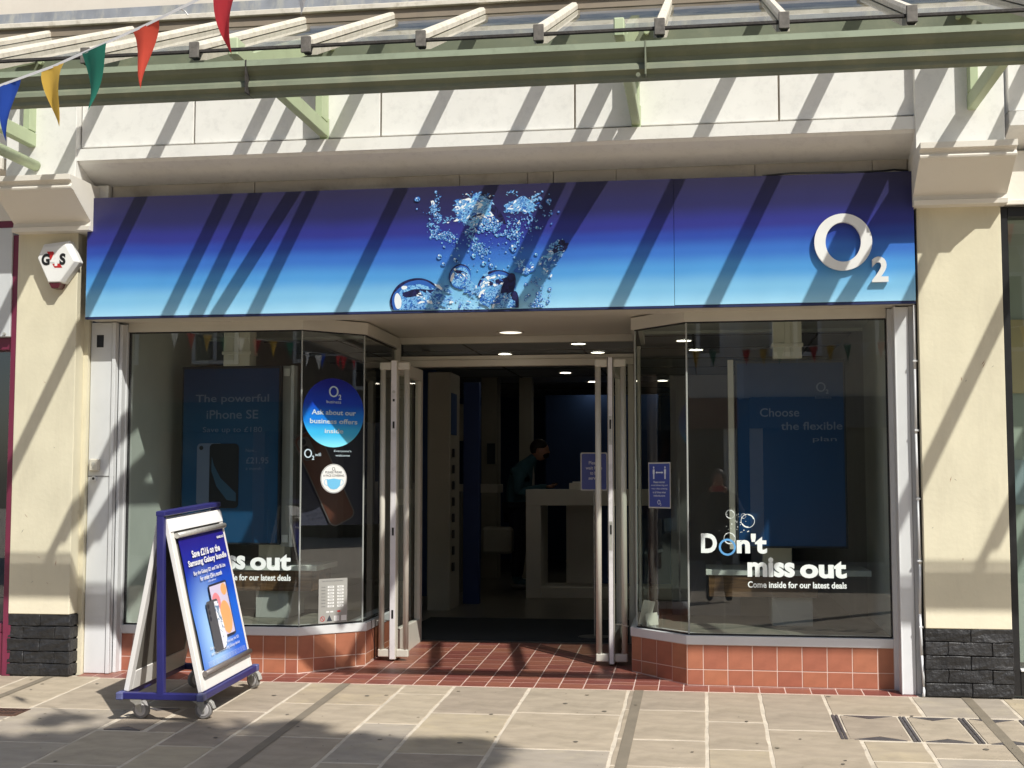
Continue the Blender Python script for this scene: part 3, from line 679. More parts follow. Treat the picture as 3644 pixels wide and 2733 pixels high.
stream([(1690, 1260), (1640, 1600)], 22, 50, 5, 24); stream([(820, 1480), (900, 1560)], 10, 40, 5, 20); stream([(1750, 300), (1850, 600)], 10, 50, 5, 20)
for x, y, r in ((345, 348, 34), (340, 458, 12), (600, 990, 36), (1430, 890, 54), (1820, 375, 34), (1730, 440, 26), (1680, 965, 22), (1690, 670, 26), (1730, 680, 14), (1850, 512, 15), (1700, 1398, 24), (1830, 1350, 22), (1560, 1470, 15), (985, 980, 32), (780, 1030, 40), (1100, 1065, 36), (1180, 1090, 32), (645, 1075, 28)): droplet(x, y, r)
splash(1900, 920, 80, 130, .6, 30); splash(1800, 1060, 90, 80, .4, 20); splash(1810, 1180, 80, 55, .1, 14); blob(1950, 880, 90, 55, 1, .5, .3, 26); splash(1940, 900, 70, 40, .5, 9)
blob(1560, 1110, 105, 80, 3, .3, .3, 34); splash(1560, 1100, 95, 75, .3, 16); splash(1670, 1230, 45, 40, .5, 7); stream([(1760, 1480), (1640, 1560)], 16, 34, 6, 28)
# the big bubbles at the foot
def bigbubble(x, y, rx, ry, rot):
    blob(x, y, rx, ry, 1, rot, .015, 64); blob(x + rx * .035, y + ry * .06, rx * .965, ry * .95, 3, rot, .03, 60); blob(x + rx * .06, y + ry * .12, rx * .88, ry * .84, 5, rot, .05, 60); blob(x + rx * .05, y - ry * .30, rx * .62, ry * .17, 1, rot, .15, 40)
    blob(x - rx * .70, y + ry * .10, rx * .14, ry * .38, 2, rot, .05, 24); blob(x - rx * .45, y - ry * .55, rx * .12, ry * .09, 2, rot, .1, 14); splash(x + rx * .35, y + ry * .28, rx * .6, ry * .6, rot, 44, .26); blob(x - rx * .05, y + ry * .42, rx * .42, ry * .2, 0, rot, .3, 30)
bigbubble(330, 1470, 285, 235, .1); splash(640, 1440, 110, 150, .2, 26); splash(560, 1560, 160, 60, 0, 16)
bigbubble(830, 1210, 122, 135, -.3); bigbubble(1240, 1330, 215, 190, .2); blob(1370, 1340, 70, 170, 1, -.3, .05, 34); blob(1430, 1500, 60, 130, 1, -.05, .05, 30); blob(1400, 1540, 50, 90, 5, 0, .15, 30)
splash(1050, 1390, 230, 90, .4, 46); splash(930, 1330, 110, 60, .6, 18); splash(1330, 1520, 130, 110, .2, 26); splash(1240, 1480, 190, 110, .3, 34); splash(980, 1560, 80, 90, .1, 14); splash(1180, 1250, 120, 90, 0, 22)
o = pr.build('bubble_print', PB, sign, fix=False)

# ================================================================== ALARM BOX
al = thing('alarm_box', 'white G4S alarm box with dark red base on the left pilaster', 'alarm box', (-4.40, -.02, 2.7))
MA = frame((-4.34, -.105, 2.79), (1, 0, 0), (0, 0, 1))
fr = [(-.09, .101), (.071, .116), (.137, .004), (.032, -.137), (-.048, -.137), (-.129, .03)]
bk = [(-.105, .130), (.085, .150), (.158, .002), (.052, -.142), (-.062, -.142), (-.145, .03)]
b = MB(); vs = [MA @ Vector((x, y, 0)) for x, y in fr] + [MA @ Vector((x, y, -.035)) for x, y in bk] + [MA @ Vector((x, y, -.084)) for x, y in bk]
fs = [tuple(range(6))] + [(i, i + 6, (i + 1) % 6 + 6, (i + 1) % 6) for i in range(6)] + [(i + 6, i + 12, (i + 1) % 6 + 12, (i + 1) % 6 + 6) for i in range(6)]
b.add(vs, fs); b.build('cover', M_white, al, bevel=.004)
b = MB(); b.prism([(-.052, -.139), (.038, -.139), (.020, -.178), (-.030, -.178)], 2, -.084, -.008, M=MA); b.build('strobe_lens', mat('dark_red_lens', (.09, .012, .02, 1), .25), al, bevel=.004)
b = MB(); text(b, 'G', MA, -.100, -.040, -.022, .058, bold=.05, lift=.002); text(b, 'S', MA, .030, .074, -.022, .058, bold=.05, lift=.002); b.build('letter_print', M_black, al, fix=False)
b = MB(); M_red = mat('red_print', (.50, .02, .02, 1), .4)
b.add([MA @ Vector((x, y, .0015)) for x, y in ((-.062, .072), (-.018, .072), (-.010, .062), (-.034, .010))], [(0, 3, 2, 1)]); b.add([MA @ Vector((x, y, .0015)) for x, y in ((-.022, -.012), (.040, -.012), (.040, -.024), (.052, -.040), (-.004, -.040))], [(0, 4, 3, 2, 1)])
b.build('logo_flash', M_red, al, fix=False)
b = MB(); text(b, '4', MA, -.036, .024, -.028, .056, bold=.04, lift=.003); b.build('numeral_print', mat('numeral', (.85, .85, .84, 1), .4), al, fix=False)

# ================================================================== CANOPY
TH = .435
cz = lambda y, o=0: 3.545 + TH * (y + 1.97) + o                 # plane of the glass
can = thing('glass_canopy', 'green and glass street canopy on brackets above the shop sign', 'canopy', (-1, -1, 3.5))
XA, XB = -7.0, 5.6
PITCH = .6015; x = -2.602 - PITCH * 7; rx = []
while x < XB: rx.append(x); x += PITCH
def slope_box(x0, x1, o0, o1, y0, y1): 
    b = MB(); b.add([(x, y, cz(y, o)) for x in (x0, x1) for y in (y0, y1) for o in (o0, o1)], [(0, 1, 3, 2), (4, 6, 7, 5), (0, 4, 5, 1), (2, 3, 7, 6), (0, 2, 6, 4), (1, 5, 7, 3)]); return b
for x in rx:
    b = MB(); ya, yb = -1.985, -.12
    w = .0235
    prof = [(-w, .004), (-w, .030), (-w * .55, .048), (w * .55, .048), (w, .030), (w, .004)]
    b.add([(x + px, y, cz(y, o)) for y in (ya, yb) for px, o in prof], [tuple(range(6)), tuple(range(11, 5, -1))] + [(i, i + 6, (i + 1) % 6 + 6, (i + 1) % 6) for i in range(6)])
    b.build('glazing_cap', M_rafter, can)
    r = slope_box(x - .033, x + .033, -.056, -.004, -1.90, -.11).build('rafter', M_rafter, can)
    b = MB(); b.box(x - .026, x + .026, -2.000, -1.984, cz(-1.99, -.035), cz(-1.99, .05)); b.build('end_cap', M_cap, can, bevel=.003)
    b = MB(); b.box(x - .018, x + .022, -1.985, -1.95, cz(-1.97, -.045), cz(-1.97, -.004)); b.build('seal_lump', M_seal, can, bevel=.006)
for xa, xb_ in zip(rx, rx[1:]):
    b = MB(); b.add([(xa, -1.975, cz(-1.975)), (xb_, -1.975, cz(-1.975)), (xb_, -.11, cz(-.11)), (xa, -.11, cz(-.11))], [(0, 1, 2, 3)]); b.build('glass_pane', M_roofglass, can, fix=False)
    b = MB(); b.box(xa + .024, xb_ - .024, -1.985, -1.965, cz(-1.975, -.010), cz(-1.975, .006)); b.build('edge_seal', M_seal, can, bevel=.002)
# rail and lead flashing at the wall
b = MB(); b.box(XA, XB, -.19, -.10, 4.398, 4.434); b.build('wall_rail', M_rafter, can, bevel=.004)
b = MB(); b.box(XA, XB, -.165, -.10, 4.335, 4.397); b.build('wall_plate', mat('brown_timber', (.22, .18, .13, 1), .8, dirt=.5, dscale=8), can)
b = MB(); b.prism([(-.101, 4.435), (-.175, 4.436), (-.15, 4.448), (-.135, 4.520), (-.101, 4.521)], 0, XA, XB); b.build('lead_flashing', M_lead, can)
# beam on the wall
b = MB(); b.box(XA, XB, -.26, -.166, 4.032, 4.22); b.build('wall_beam', M_gdeep, can, bevel=.004)
# gutter, in lengths
gp = [(-2.048, 3.425), (-2.036, 3.405), (-2.008, 3.385), (-2.003, 3.365), (-2.018, 3.348), (-2.022, 3.325), (-1.996, 3.306), (-1.994, 3.289), (-1.935, 3.289), (-1.935, 3.455), (-1.95, 3.455), (-1.95, 3.30), (-1.975, 3.31), (-1.985, 3.38), (-2.03, 3.425)]
gr_ = [(-2.052, 3.425), (-2.052, 3.456), (-2.03, 3.456), (-2.03, 3.425)]
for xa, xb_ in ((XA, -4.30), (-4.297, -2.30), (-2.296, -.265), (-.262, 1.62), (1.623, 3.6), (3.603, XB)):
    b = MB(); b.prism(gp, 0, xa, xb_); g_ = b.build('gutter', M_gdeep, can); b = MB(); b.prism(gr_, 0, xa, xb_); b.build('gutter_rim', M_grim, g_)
for xj in (-4.298, -2.298, -.2635):
    b = MB(); b.box(xj - .004, xj + .003, -2.0545, -1.93, 3.29, 3.458); b.build('gutter_joint', M_seal if xj == -2.298 else M_gdeep, can)
for xs in (-6.5, -4.465, -2.443, -.405, 1.627, 3.66, 5.4):
    b = MB(); b.box(xs - .027, xs + .027, -1.86, -.17, 3.553, 3.650); st = b.build('strut', M_green, can, bevel=.006)
    slope_box(xs - .0245, xs + .0245, -.17, -.058, -1.72, -.17).build('bracket_beam', M_green, can)
    b = MB(); b.box(xs - .024, xs + .024, -.31, -.166, 3.655, 4.03); b.build('bracket_post', M_green, can, bevel=.003)
    b = MB(); b.box(xs - .03, xs + .03, -.185, -.166, 3.53, 3.68); b.build('foot_plate', M_green, st, bevel=.003)
    for dx in (-.075, .075):
        b = MB(); b.cyl((xs + dx, -.26, 4.12), (xs + dx, -.29, 4.12), .017, n=8); b.build('bolt', M_green, can)
b = MB(); b.cyl((-4.435, -.226, 3.425), (-4.435, -1.9, 3.425), .036, n=20); t_ = b.build('tie_tube', M_green, can); t_.data.polygons.foreach_set('use_smooth', [len(p.vertices) == 4 for p in t_.data.polygons])
for xs, zz in ((1.70, 3.45), (-.3, 3.29)):
    b = MB(); b.cyl((xs, -2.03, zz), (xs, -2.062, zz - .004), .011, n=10); b.build('gutter_bolt', M_gdeep, can)

# ================================================================== BUNTING
def cloth_mat(name, c):
    m = mat(name, c, .75, var=.05, vscale=6); N = m.node_tree.nodes; Lk = m.node_tree.links
    tr = N.new('ShaderNodeBsdfTranslucent'); tr.inputs[0].default_value = c; mx = N.new('ShaderNodeMixShader'); mx.inputs[0].default_value = .35
    Lk.new(N['Principled BSDF'].outputs[0], mx.inputs[1]); Lk.new(tr.outputs[0], mx.inputs[2]); Lk.new(mx.outputs[0], N['Material Output'].inputs[0]); return m
FC = {'blue': cloth_mat('blue_cloth', (.02, .08, .45, 1)), 'yellow': cloth_mat('yellow_cloth', (.75, .48, .08, 1)), 'green': cloth_mat('green_cloth', (.02, .19, .13, 1)),
      'orange': cloth_mat('orange_cloth', (.72, .09, .05, 1)), 'red': cloth_mat('red_cloth', (.55, .035, .045, 1)), 'white': cloth_mat('white_cloth', (.75, .75, .75, 1))}
M_tape = mat('white_tape', (.75, .74, .72, 1), .7)
def flag(parent, A, B, col_, h=.30, twist=0, drift=0):
    """triangular pennant hung between A and B"""
    A, B = Vector(A), Vector(B); u = B - A; n = Vector((u.y, -u.x, 0)).normalized(); b = MB(); vs = []; rows = 9
    for r in range(rows + 1):
        k = r / rows; hw = (1 - k) ** 1.0
        for c in range(5):
            s_ = (c / 4 - .5) * hw; p = (A + B) / 2 + u * s_ + Vector((0, 0, -h * k)) + u.normalized() * (drift * k * k)
            p += n * (.026 * math.sin(k * 3.4 + twist) * k + .022 * math.sin(c * 1.5 + twist + k * 2) * hw * k ** .4)
            if r == 0: p.z = (A + (B - A) * (c / 4)).z
            vs.append(p)
    fs = [(r * 5 + c, r * 5 + c + 1, (r + 1) * 5 + c + 1, (r + 1) * 5 + c) for r in range(rows) for c in range(4)]
    b.add(vs, fs); return b.build('flag', FC[col_], parent, fix=False, smooth=True)
def bunting(label, P0, P1, sag, cols, first=.1, gap=.285, w=.145, group=None):
    P0, P1 = Vector(P0), Vector(P1); Ln = (P1 - P0).length
    def P(s_): k = s_ / Ln; q = P0.lerp(P1, k); q.z -= sag * 4 * k * (1 - k); return q
    t = thing('bunting', label, 'bunting', P0, group)
    b = MB(); n = 60
    for i in range(n):
        a, c = P(Ln * i / n), P(Ln * (i + 1) / n); b.add([a + Vector((0, 0, .007)), c + Vector((0, 0, .007)), c - Vector((0, 0, .006)), a - Vector((0, 0, .006))], [(0, 1, 2, 3)])
    b.build('tape', M_tape, t, fix=False)
    s_ = first; i = 0
    while s_ + w < Ln and (cols[i % len(cols)] if i < 400 else None):
        flag(t, P(s_), P(s_ + w), cols[i % len(cols)], .30 + .01 * math.sin(i * 3), twist=i * 1.7, drift=.02 * math.sin(i * 2.1)); s_ += gap; i += 1
    return t
bn = thing('bunting', 'string of coloured pennants sloping up in front of the green gutter at top left', 'bunting', (-3.1, -2.5, 3.4))
tp = [(-5.2, -2.03, 3.36), (-4.19, -2.06, 3.30), (-3.76, -2.15, 3.298), (-3.447, -2.3, 3.318), (-3.127, -2.47, 3.328), (-2.831, -2.64, 3.348), (-2.493, -2.82, 3.378), (-2.30, -2.93, 3.398), (-2.005, -3.1, 3.425), (-1.59, -3.4, 3.44), (-1.103, -3.8, 3.47), (1.5, -6.5, 3.9)]
tp = [Vector(p) for p in tp]
b = MB()
for a_, c_ in zip(tp, tp[1:]): b.add([a_ + Vector((0, 0, .008)), c_ + Vector((0, 0, .008)), c_ - Vector((0, 0, .006)), a_ - Vector((0, 0, .006))], [(0, 1, 2, 3)])
b.tube([(-2.28, -2.94, 3.40), (-2.255, -2.945, 3.385), (-2.24, -2.945, 3.365)], .003, n=5); b.build('tape', M_tape, bn, fix=False)
for i, (c_, cl_) in enumerate(((3, 'blue'), (4, 'yellow'), (5, 'green'), (6, 'orange'), (8, 'red'), (9, 'white'))):
    C_ = tp[c_]; u_ = (tp[c_ + 1] - tp[c_ - 1]).normalized(); flag(bn, C_ - u_ * .095, C_ + u_ * .095, cl_, .30 if cl_ != 'white' else .27, twist=i * 1.7, drift=(-.03, .03, -.02, .0, .02, 0)[i])

# strings farther up the street, seen mirrored in the glass
bunting('string of small coloured flags across the street, nearest behind the photographer', (-9, -6.0, 4.4), (8, -9.5, 4.9), .7, ['red', 'white', 'yellow', 'blue', 'green'], group='bunting strings over the street')
bunting('higher string of coloured flags over the middle of the street', (-9, -12.0, 4.6), (8, -8.0, 5.4), .8, ['yellow', 'red', 'white', 'orange', 'blue'], group='bunting strings over the street')
bunting('string of flags close to the shops on the far side', (-9, -12.5, 3.9), (7, -14.5, 4.1), .5, ['white', 'red', 'yellow', 'green'], group='bunting strings over the street')

# ================================================================== ADVERTISING TROLLEY (own frame: z = 0 on the pavement, tilted with it)
OX, OY = -3.05, -.66
tr = thing('advertising_trolley', 'rolling A-frame advert stand on four castors, blue tube frame and white poster boards', 'advert stand', (OX, OY, gz(OY) + .003), rot=(math.atan(SL), 0, 0), local=True)
y0, y1 = -.53, .35; xl, xr = -.245, .235; zb = .148; tb = .019
b = MB()
for xx in (xl, xr): b.box(xx - tb, xx + tb, y0, y1, zb - tb, zb + tb)
for yy in (y0, y1): b.box(xl, xr, yy - tb, yy + tb, zb - tb, zb + tb)
b.build('base_frame', M_navy, tr, bevel=.004)
M_scuff = mat('scuffed_blue', (.10, .11, .24, 1), .5, var=.3, vscale=30)
for xx in (xl, xr):
    for yy in (y0, y1): b = MB(); b.box(xx - tb - .002, xx + tb + .002, yy - tb - .012, yy + tb + .004, zb - tb - .002, zb + tb + .002); b.build('corner_cap', M_scuff, tr, bevel=.005)
ztop = 1.165
for yy in (y0 + .0, y1 - .06):
    b = MB(); b.box(-.005 - .021, -.005 + .021, yy - .02, yy + .02, zb, ztop); b.build('post', M_navy, tr, bevel=.004)
b = MB(); b.box(-.03, .025, y0 - .02, y1 - .04, ztop - .001, ztop + .028); b.build('top_rail', M_navy, tr, bevel=.004)
# poster boards
def board(sg, top_x, bot_x, front):
    ya, yb = -.51, .31
    T = Vector((top_x, 0, 1.145)); Bm = Vector((bot_x, 0, zb + tb + .004)); V = (T - Bm); H = V.length; V.normalize(); U = Vector((0, 1 if sg > 0 else -1, 0))
    Mx = frame((bot_x, ya if sg > 0 else yb, Bm.z), U, V); W = yb - ya; e = .055
    b = MB()
    for x0_, x1_, z0_, z1_ in ((0, e, 0, H), (W - e, W, 0, H), (e, W - e, H - .075, H), (e, W - e, 0, .11)): b.box(x0_, x1_, z0_, z1_, -.028, 0, M=Mx) if False else b.add([Mx @ Vector(q) for q in [(x, y, z) for x in (x0_, x1_) for y in (z0_, z1_) for z in (-.028, 0)]], [(0, 1, 3, 2), (4, 6, 7, 5), (0, 4, 5, 1), (2, 3, 7, 6), (0, 2, 6, 4), (1, 5, 7, 3)])
    bd = b.build('poster_board', mat('offwhite_board', (.74, .72, .68, 1), .5, var=.03, dirt=.15, dirt_col=(.5, .45, .38, 1)), tr, bevel=.003)
    b = MB(); b.add([Mx @ Vector(q) for q in [(x, y, z) for x in (e, W - e) for y in (.10, H - .07) for z in (-.022, -.006)]], [(0, 1, 3, 2), (4, 6, 7, 5), (0, 4, 5, 1), (2, 3, 7, 6), (0, 2, 6, 4), (1, 5, 7, 3)])
    b.build('back_panel', mat('dark_backing', (.16, .15, .13, 1), .6), bd)
    b = MB(); b.add([Mx @ Vector(q) for q in [(x, y, z) for x in (.01, W - .01) for y in (H - .075, H - .012) for z in (0, .006)]], [(0, 1, 3, 2), (4, 6, 7, 5), (0, 4, 5, 1), (2, 3, 7, 6), (0, 2, 6, 4), (1, 5, 7, 3)]); b.build('top_strip', M_white, bd)
    return bd, Mx, W, H
bd, MP, W, H = board(1, .022, .232, True)
bl, ML_, _, _ = board(-1, -.038, -.240, False)
px0, px1, py0, py1 = .075, W - .045, .105, H - .115
def poster_mat():
    m = gradient_mat('poster_print', [(0, ML((34, 26, 128))), (.16, ML((30, 40, 150))), (.34, ML((18, 74, 190))), (.5, ML((22, 98, 210))), (.8, ML((26, 96, 210))), (1, ML((14, 66, 185)))], .14, 1.02)
    N = m.node_tree.nodes; Lk = m.node_tree.links; b = N['Principled BSDF']; src = b.inputs['Base Color'].links[0].from_socket
    tc = N.new('ShaderNodeTexCoord'); mp = N.new('ShaderNodeMapping'); mp.inputs['Location'].default_value = (0, .20 * 2.6, -.44 * 1.9); mp.inputs['Scale'].default_value = (0, 2.6, 1.9)
    Lk.new(tc.outputs['Object'], mp.inputs[0]); ln = N.new('ShaderNodeVectorMath'); ln.operation = 'LENGTH'; Lk.new(mp.outputs[0], ln.inputs[0])
    mr = N.new('ShaderNodeMapRange'); mr.interpolation_type = 'SMOOTHSTEP'; mr.inputs[1].default_value = 0; mr.inputs[2].default_value = .95; mr.inputs[3].default_value = .85; mr.inputs[4].default_value = 0; Lk.new(ln.outputs['Value'], mr.inputs[0])
    mx = N.new('ShaderNodeMix'); mx.data_type = 'RGBA'; mx.inputs[7].default_value = ML((178, 218, 248)); Lk.new(mr.outputs[0], mx.inputs[0]); Lk.new(src, mx.inputs[6]); Lk.new(mx.outputs[2], b.inputs['Base Color']); return m
M_post = poster_mat()
def pm(x, y, l=.0): return MP @ Vector((x, y, l))
b = MB(); nn = 14; vs = []
for i in range(nn + 1):
    for j in range(nn + 1):
        u, v = i / nn, j / nn; l = .006 + .004 * math.sin(v * 9 + u * 2) * (1 if u < .5 else .3) * math.sin(math.pi * v)
        vs.append(pm(px0 + (px1 - px0) * u, py0 + (py1 - py0) * v, l))
b.add(vs, [(i * (nn + 1) + j, (i + 1) * (nn + 1) + j, (i + 1) * (nn + 1) + j + 1, i * (nn + 1) + j + 1) for i in range(nn) for j in range(nn)])
ps = b.build('poster', M_post, bd, fix=False, smooth=True)
for yy, nm in ((py1 + .012, 'roller'), (py0 - .012, 'roller')):
    b = MB(); b.cyl(pm(px0 - .03, yy, .016), pm(px1 + .015, yy, .016), .016, n=14); rr_ = b.build(nm, M_roller if yy < .5 else M_steel, bd); rr_.data.polygons.foreach_set('use_smooth', [len(p.vertices) == 4 for p in rr_.data.polygons])
cx = (px0 + px1) / 2
def PT(s_, w_, y, h_, bold=.02): b_ = TX; text(b_, s_, MP, cx - w_ / 2, cx + w_ / 2, y, y + h_, bold=bold, lift=.0160)
TX = MB(); text(TX, 'SAMSUNG', MP, px1 - .14, px1 - .03, py1 - .058, py1 - .043, bold=.03, lift=.0135)
PT('Save £216 on the', .44, py1 - .135, .044, .03); PT('Samsung Galaxy bundle', .60, py1 - .192, .047, .03); PT('Buy the Galaxy S21 and Tab S6 Lite', .50, py1 - .243, .030, .02); PT('for under £54 a month', .34, py1 - .278, .028, .02); PT('£30 upfront', .12, py1 - .300, .013, .0)
PT('Get up to £100 when you buy the S21', .46, py0 + .092, .024, .0); PT('and trade in a Samsung Galaxy device', .46, py0 + .060, .024, .0)
for k_ in range(4): PT('Terms apply. Subject to availability and credit check. See in store for details.', .60, py0 + .034 - k_ * .008, .005, .0)
TX.build('poster_text', M_white, ps, fix=False)
b = MB(); tx, ty = cx + .06, py1 - .48
rect(b, MP, tx - .14, tx + .15, ty - .165, ty + .165, lift=.0145, mi=0, r=.014); rect(b, MP, tx - .126, tx + .136, ty - .153, ty + .153, lift=.0150, mi=1, r=.006)
disc(b, MP, tx + .085, ty + .115, .046, .036, lift=.0154, mi=2, n=28); disc(b, MP, tx - .06, ty + .055, .062, .055, lift=.0154, mi=3, n=28); disc(b, MP, tx + .045, ty - .05, .085, .10, lift=.0157, mi=2, n=30)
rect(b, MP, tx - .225, tx - .045, ty - .225, ty + .075, lift=.0162, mi=4, r=.02)
for k_ in range(3): disc(b, MP, tx - .198, ty + .045 - k_ * .036, .016, .015, lift=.0166, mi=0, n=16)
b.add([pm(x, y, .0164) for x, y in ((tx - .095, ty - .222), (tx - .045, ty - .215), (tx - .010, ty - .165), (tx - .045, ty + .06), (tx - .105, ty + .062))], [(0, 1, 2, 3, 4)], 5)
b.build('phone_print', [mat('ph_dark', (.03, .03, .045, 1), .3), mat('ph_lilac', (.62, .56, .72, 1), .3), mat('ph_orange', (.85, .40, .16, 1), .3), mat('ph_pink', (.80, .25, .28, 1), .3), mat('ph_grey', (.09, .09, .10, 1), .3), noise_print('ph_screen', [(.4, (.75, .75, .85, 1)), (.52, (.9, .92, .95, 1)), (.6, (.15, .25, .4, 1))], 14)], ps, fix=False)
# castors
def castor(x, y, ang, brake=False):
    c = bpy.data.objects.new('castor', None); col.objects.link(c); c.parent = tr; c.location = (x, y, 0); c.rotation_euler = (0, 0, ang); LOCAL.add(c.name); c.empty_display_size = .05
    r = .052
    b = MB(); b.cyl((0, -.014, r), (0, .014, r), r, n=28); b.build('tyre', M_tyre, c, bevel=.004)
    b = MB(); b.cyl((0, -.0165, r), (0, .0165, r), .036, n=24); b.cyl((0, -.018, r), (0, .018, r), .011, n=12); b.build('wheel_hub', M_hub, c, bevel=.0015)
    b = MB()
    for s_ in (-1, 1):
        q = [(.062, .112), (-.012, .112), (-.016, .040), (-.004, .036), (.010, .044), (.035, .085), (.062, .098)]
        yy0, yy1 = sorted((s_ * .020, s_ * .0235)); b.prism(q, 1, yy0, yy1)
    b.box(-.014, .064, -.0235, .0235, .109, .116); b.cyl((.03, 0, .114), (.03, 0, .130), .020, n=14); b.cyl((0, -.026, .049), (0, .026, .049), .005, n=8)
    b.build('fork', M_steel, c, bevel=.001)
    if brake: b = MB(); b.prism([(-.02, .118), (-.056, .096), (-.07, .062), (-.062, .062), (-.046, .086), (-.012, .106)], 1, -.014, .014); b.build('brake_pedal', M_steel, c, bevel=.001)
    return c
castor(-3.214 - OX, -1.097 - OY, R(170)); castor(-2.851 - OX, -1.064 - OY, R(172), True); castor(-2.859 - OX, -.215 - OY, R(150), True); castor(-3.245 - OX, -.224 - OY, R(60))

# ================================================================== STICKERS AND LETTERING ON THE GLASS
def glassM(A, B, off=.004): 
    d = Vector((B[0] - A[0], B[1] - A[1], 0)).normalized(); n = Vector((d.y, -d.x, 0)); return frame((A[0] + n.x * off, A[1] + n.y * off, 0), d, (0, 0, 1))
MF = frame((0, .208, 0), (1, 0, 0), (0, 0, 1))
wl_ = thing('window_lettering', 'white Don\'t miss out lettering with pale blue ring and bubbles on the right hand window', 'window sticker', (.4, .21, .8))
for s_, x0_, x1_, z0_, z1_ in (('D', -.028, .073, .848, .973), ("n't", .198, .389, .846, .973), ('miss', .264, .560, .698, .823), ('out', .592, .881, .694, .803)):
    b = MB(); text(b, s_, MF, x0_, x1_, z0_, z1_, bold=.04); b.build('headline', M_vinyl, wl_, fix=False)
b = MB(); text(b, 'Come inside for our latest deals', MF, .265, .880, .630, .671, bold=.025); b.build('strapline', M_vinyl, wl_, fix=False)
M_ringb = mat('blue_ring', (.13, .38, .72, 1), .4, var=.15, vscale=20)
b = MB(); ring(b, MF, .139, .886, .054, .054, .041, .041, lift=.002); b.build('letter_ring', M_ringb, wl_, fix=False)
b = MB()
for cx_, cz_, r in ((.270, 1.054, .044), (.159, 1.096, .028), (.154, .942, .037), (.243, 1.085, .016)):
    ring(b, MF, cx_, cz_, r, r, r * .93, r * .93, lift=.0015, n=40); ring(b, MF, cx_, cz_, r * .96, r * .96, r * .80, r * .84, lift=.0016, n=20, a0=.3, a1=1.5); ring(b, MF, cx_, cz_, r * .96, r * .96, r * .82, r * .8, lift=.0016, n=20, a0=3.6, a1=4.8)
rnd = random.Random(4)
for i in range(26): disc(b, MF, .19 + rnd.gauss(0, .05), 1.03 + rnd.gauss(0, .05), rnd.uniform(.0015, .004), n=8)
b.build('bubble_rings', M_vinyl, wl_, fix=False)
MF2 = frame((0, .266, 0), (1, 0, 0), (0, 0, 1))
w2 = thing('window_lettering', 'white miss out lettering on the left hand window, half hidden by the advert trolley', 'window sticker', (-3.1, .27, .7))
for s_, x0_, x1_, z0_, z1_ in (('miss', -3.395, -3.10, .708, .833), ('out', -3.066, -2.776, .704, .813)):
    b = MB(); text(b, s_, MF2, x0_, x1_, z0_, z1_, bold=.04); b.build('headline', M_vinyl, w2, fix=False)
b = MB(); text(b, 'Come inside for our latest deals', MF2, -3.395, -2.778, .634, .676, bold=.025); b.build('strapline', M_vinyl, w2, fix=False)
# round business sticker on the angled left pane
A_, B_ = GL[1], GL[2]; MG = glassM(A_, B_, .004)
M_circ = gradient_mat('round_sticker', [(0, ML((14, 18, 130))), (.35, ML((10, 55, 175))), (.6, ML((16, 120, 215))), (.8, ML((60, 180, 232))), (1, ML((130, 222, 244)))], 1.543, 2.02, .3)
st_ = thing('round_sticker', 'large round blue sticker asking about business offers, on the angled pane left of the door', 'window sticker', (0, 0, 0))
b = MB(); disc(b, MG, .248, 1.781, .243, .24, n=64); b.build('disc', M_circ, st_, fix=False)
M_print = mat('grey_white_print', (.50, .62, .70, 1), .5)
def o2(b, M, cx_, cz_, r, lift=.003): ring(b, M, cx_, cz_, r, r * 1.02, r * .68, r * .76, lift=lift, n=36); text(b, '2', M, cx_ + r * 1.0, cx_ + r * 1.6, cz_ - r * 1.45, cz_ - r * .5, bold=.03, lift=lift)
b = MB(); o2(b, MG, .246, 1.928, .038); b.build('sticker_text', M_print, st_, fix=False)
for q in (('business', .190, .305, 1.846, 1.868, .0), ('Ask about our', .075, .425, 1.765, 1.800, .02), ('business offers', .062, .437, 1.704, 1.738, .02), ('inside', .178, .325, 1.638, 1.670, .02)): b = MB(); text(b, q[0], MG, *q[1:5], bold=q[5], lift=.003); b.build('sticker_text', M_print, st_, fix=False)
st_ = thing('glass_lettering', 'small white wifi and everyone\'s welcome lettering on the angled left pane', 'window sticker', (0, 0, 0))
b = MB(); o2(b, MG, .052, 1.497, .030, .001); text(b, 'wifi', MG, .105, .152, 1.478, 1.502, bold=.0); text(b, "Everyone's", MG, .255, .392, 1.505, 1.524, bold=.0); text(b, 'welcome', MG, .266, .380, 1.478, 1.494, bold=.0); b.build('text', M_print, st_, fix=False)
st_ = thing('round_notice', 'small round white face covering notice with a blue mask, on the angled left pane', 'notice', (0, 0, 0))
b = MB(); disc(b, MG, .254, 1.325, .103, .101, n=48); b.build('disc', M_white, st_, fix=False)
M_ink = mat('dark_ink', (.04, .045, .06, 1), .5)
b = MB(); o2(b, MG, .251, 1.392, .012, .002); text(b, 'PLEASE WEAR', MG, .187, .318, 1.360, 1.377, bold=.01, lift=.002, y1=None) if False else text(b, 'PLEASE WEAR', MG, .187, .318, 1.361, 1.377, bold=.01, lift=.002); text(b, 'A FACE COVERING', MG, .170, .336, 1.338, 1.353, bold=.01, lift=.002)
ring(b, MG, .254, 1.325, .1, .098, .0975, .0955, lift=.002); b.build('text', M_ink, st_, fix=False)
b = MB(); M_mask = mat('mask_blue', (.16, .50, .78, 1), .5)
b.add([MG @ Vector((x, y, .0022)) for x, y in ((.198, 1.318), (.254, 1.326), (.310, 1.318), (.302, 1.275), (.28, 1.255), (.254, 1.250), (.228, 1.255), (.206, 1.275))], [(7, 6, 5, 4, 3, 2, 1, 0)])
for s_ in (-1, 1): ring(b, MG, .254 + s_ * .055, 1.300, .022, .022, .019, .019, lift=.002, n=20)
b.build('mask_print', M_mask, st_, fix=False)
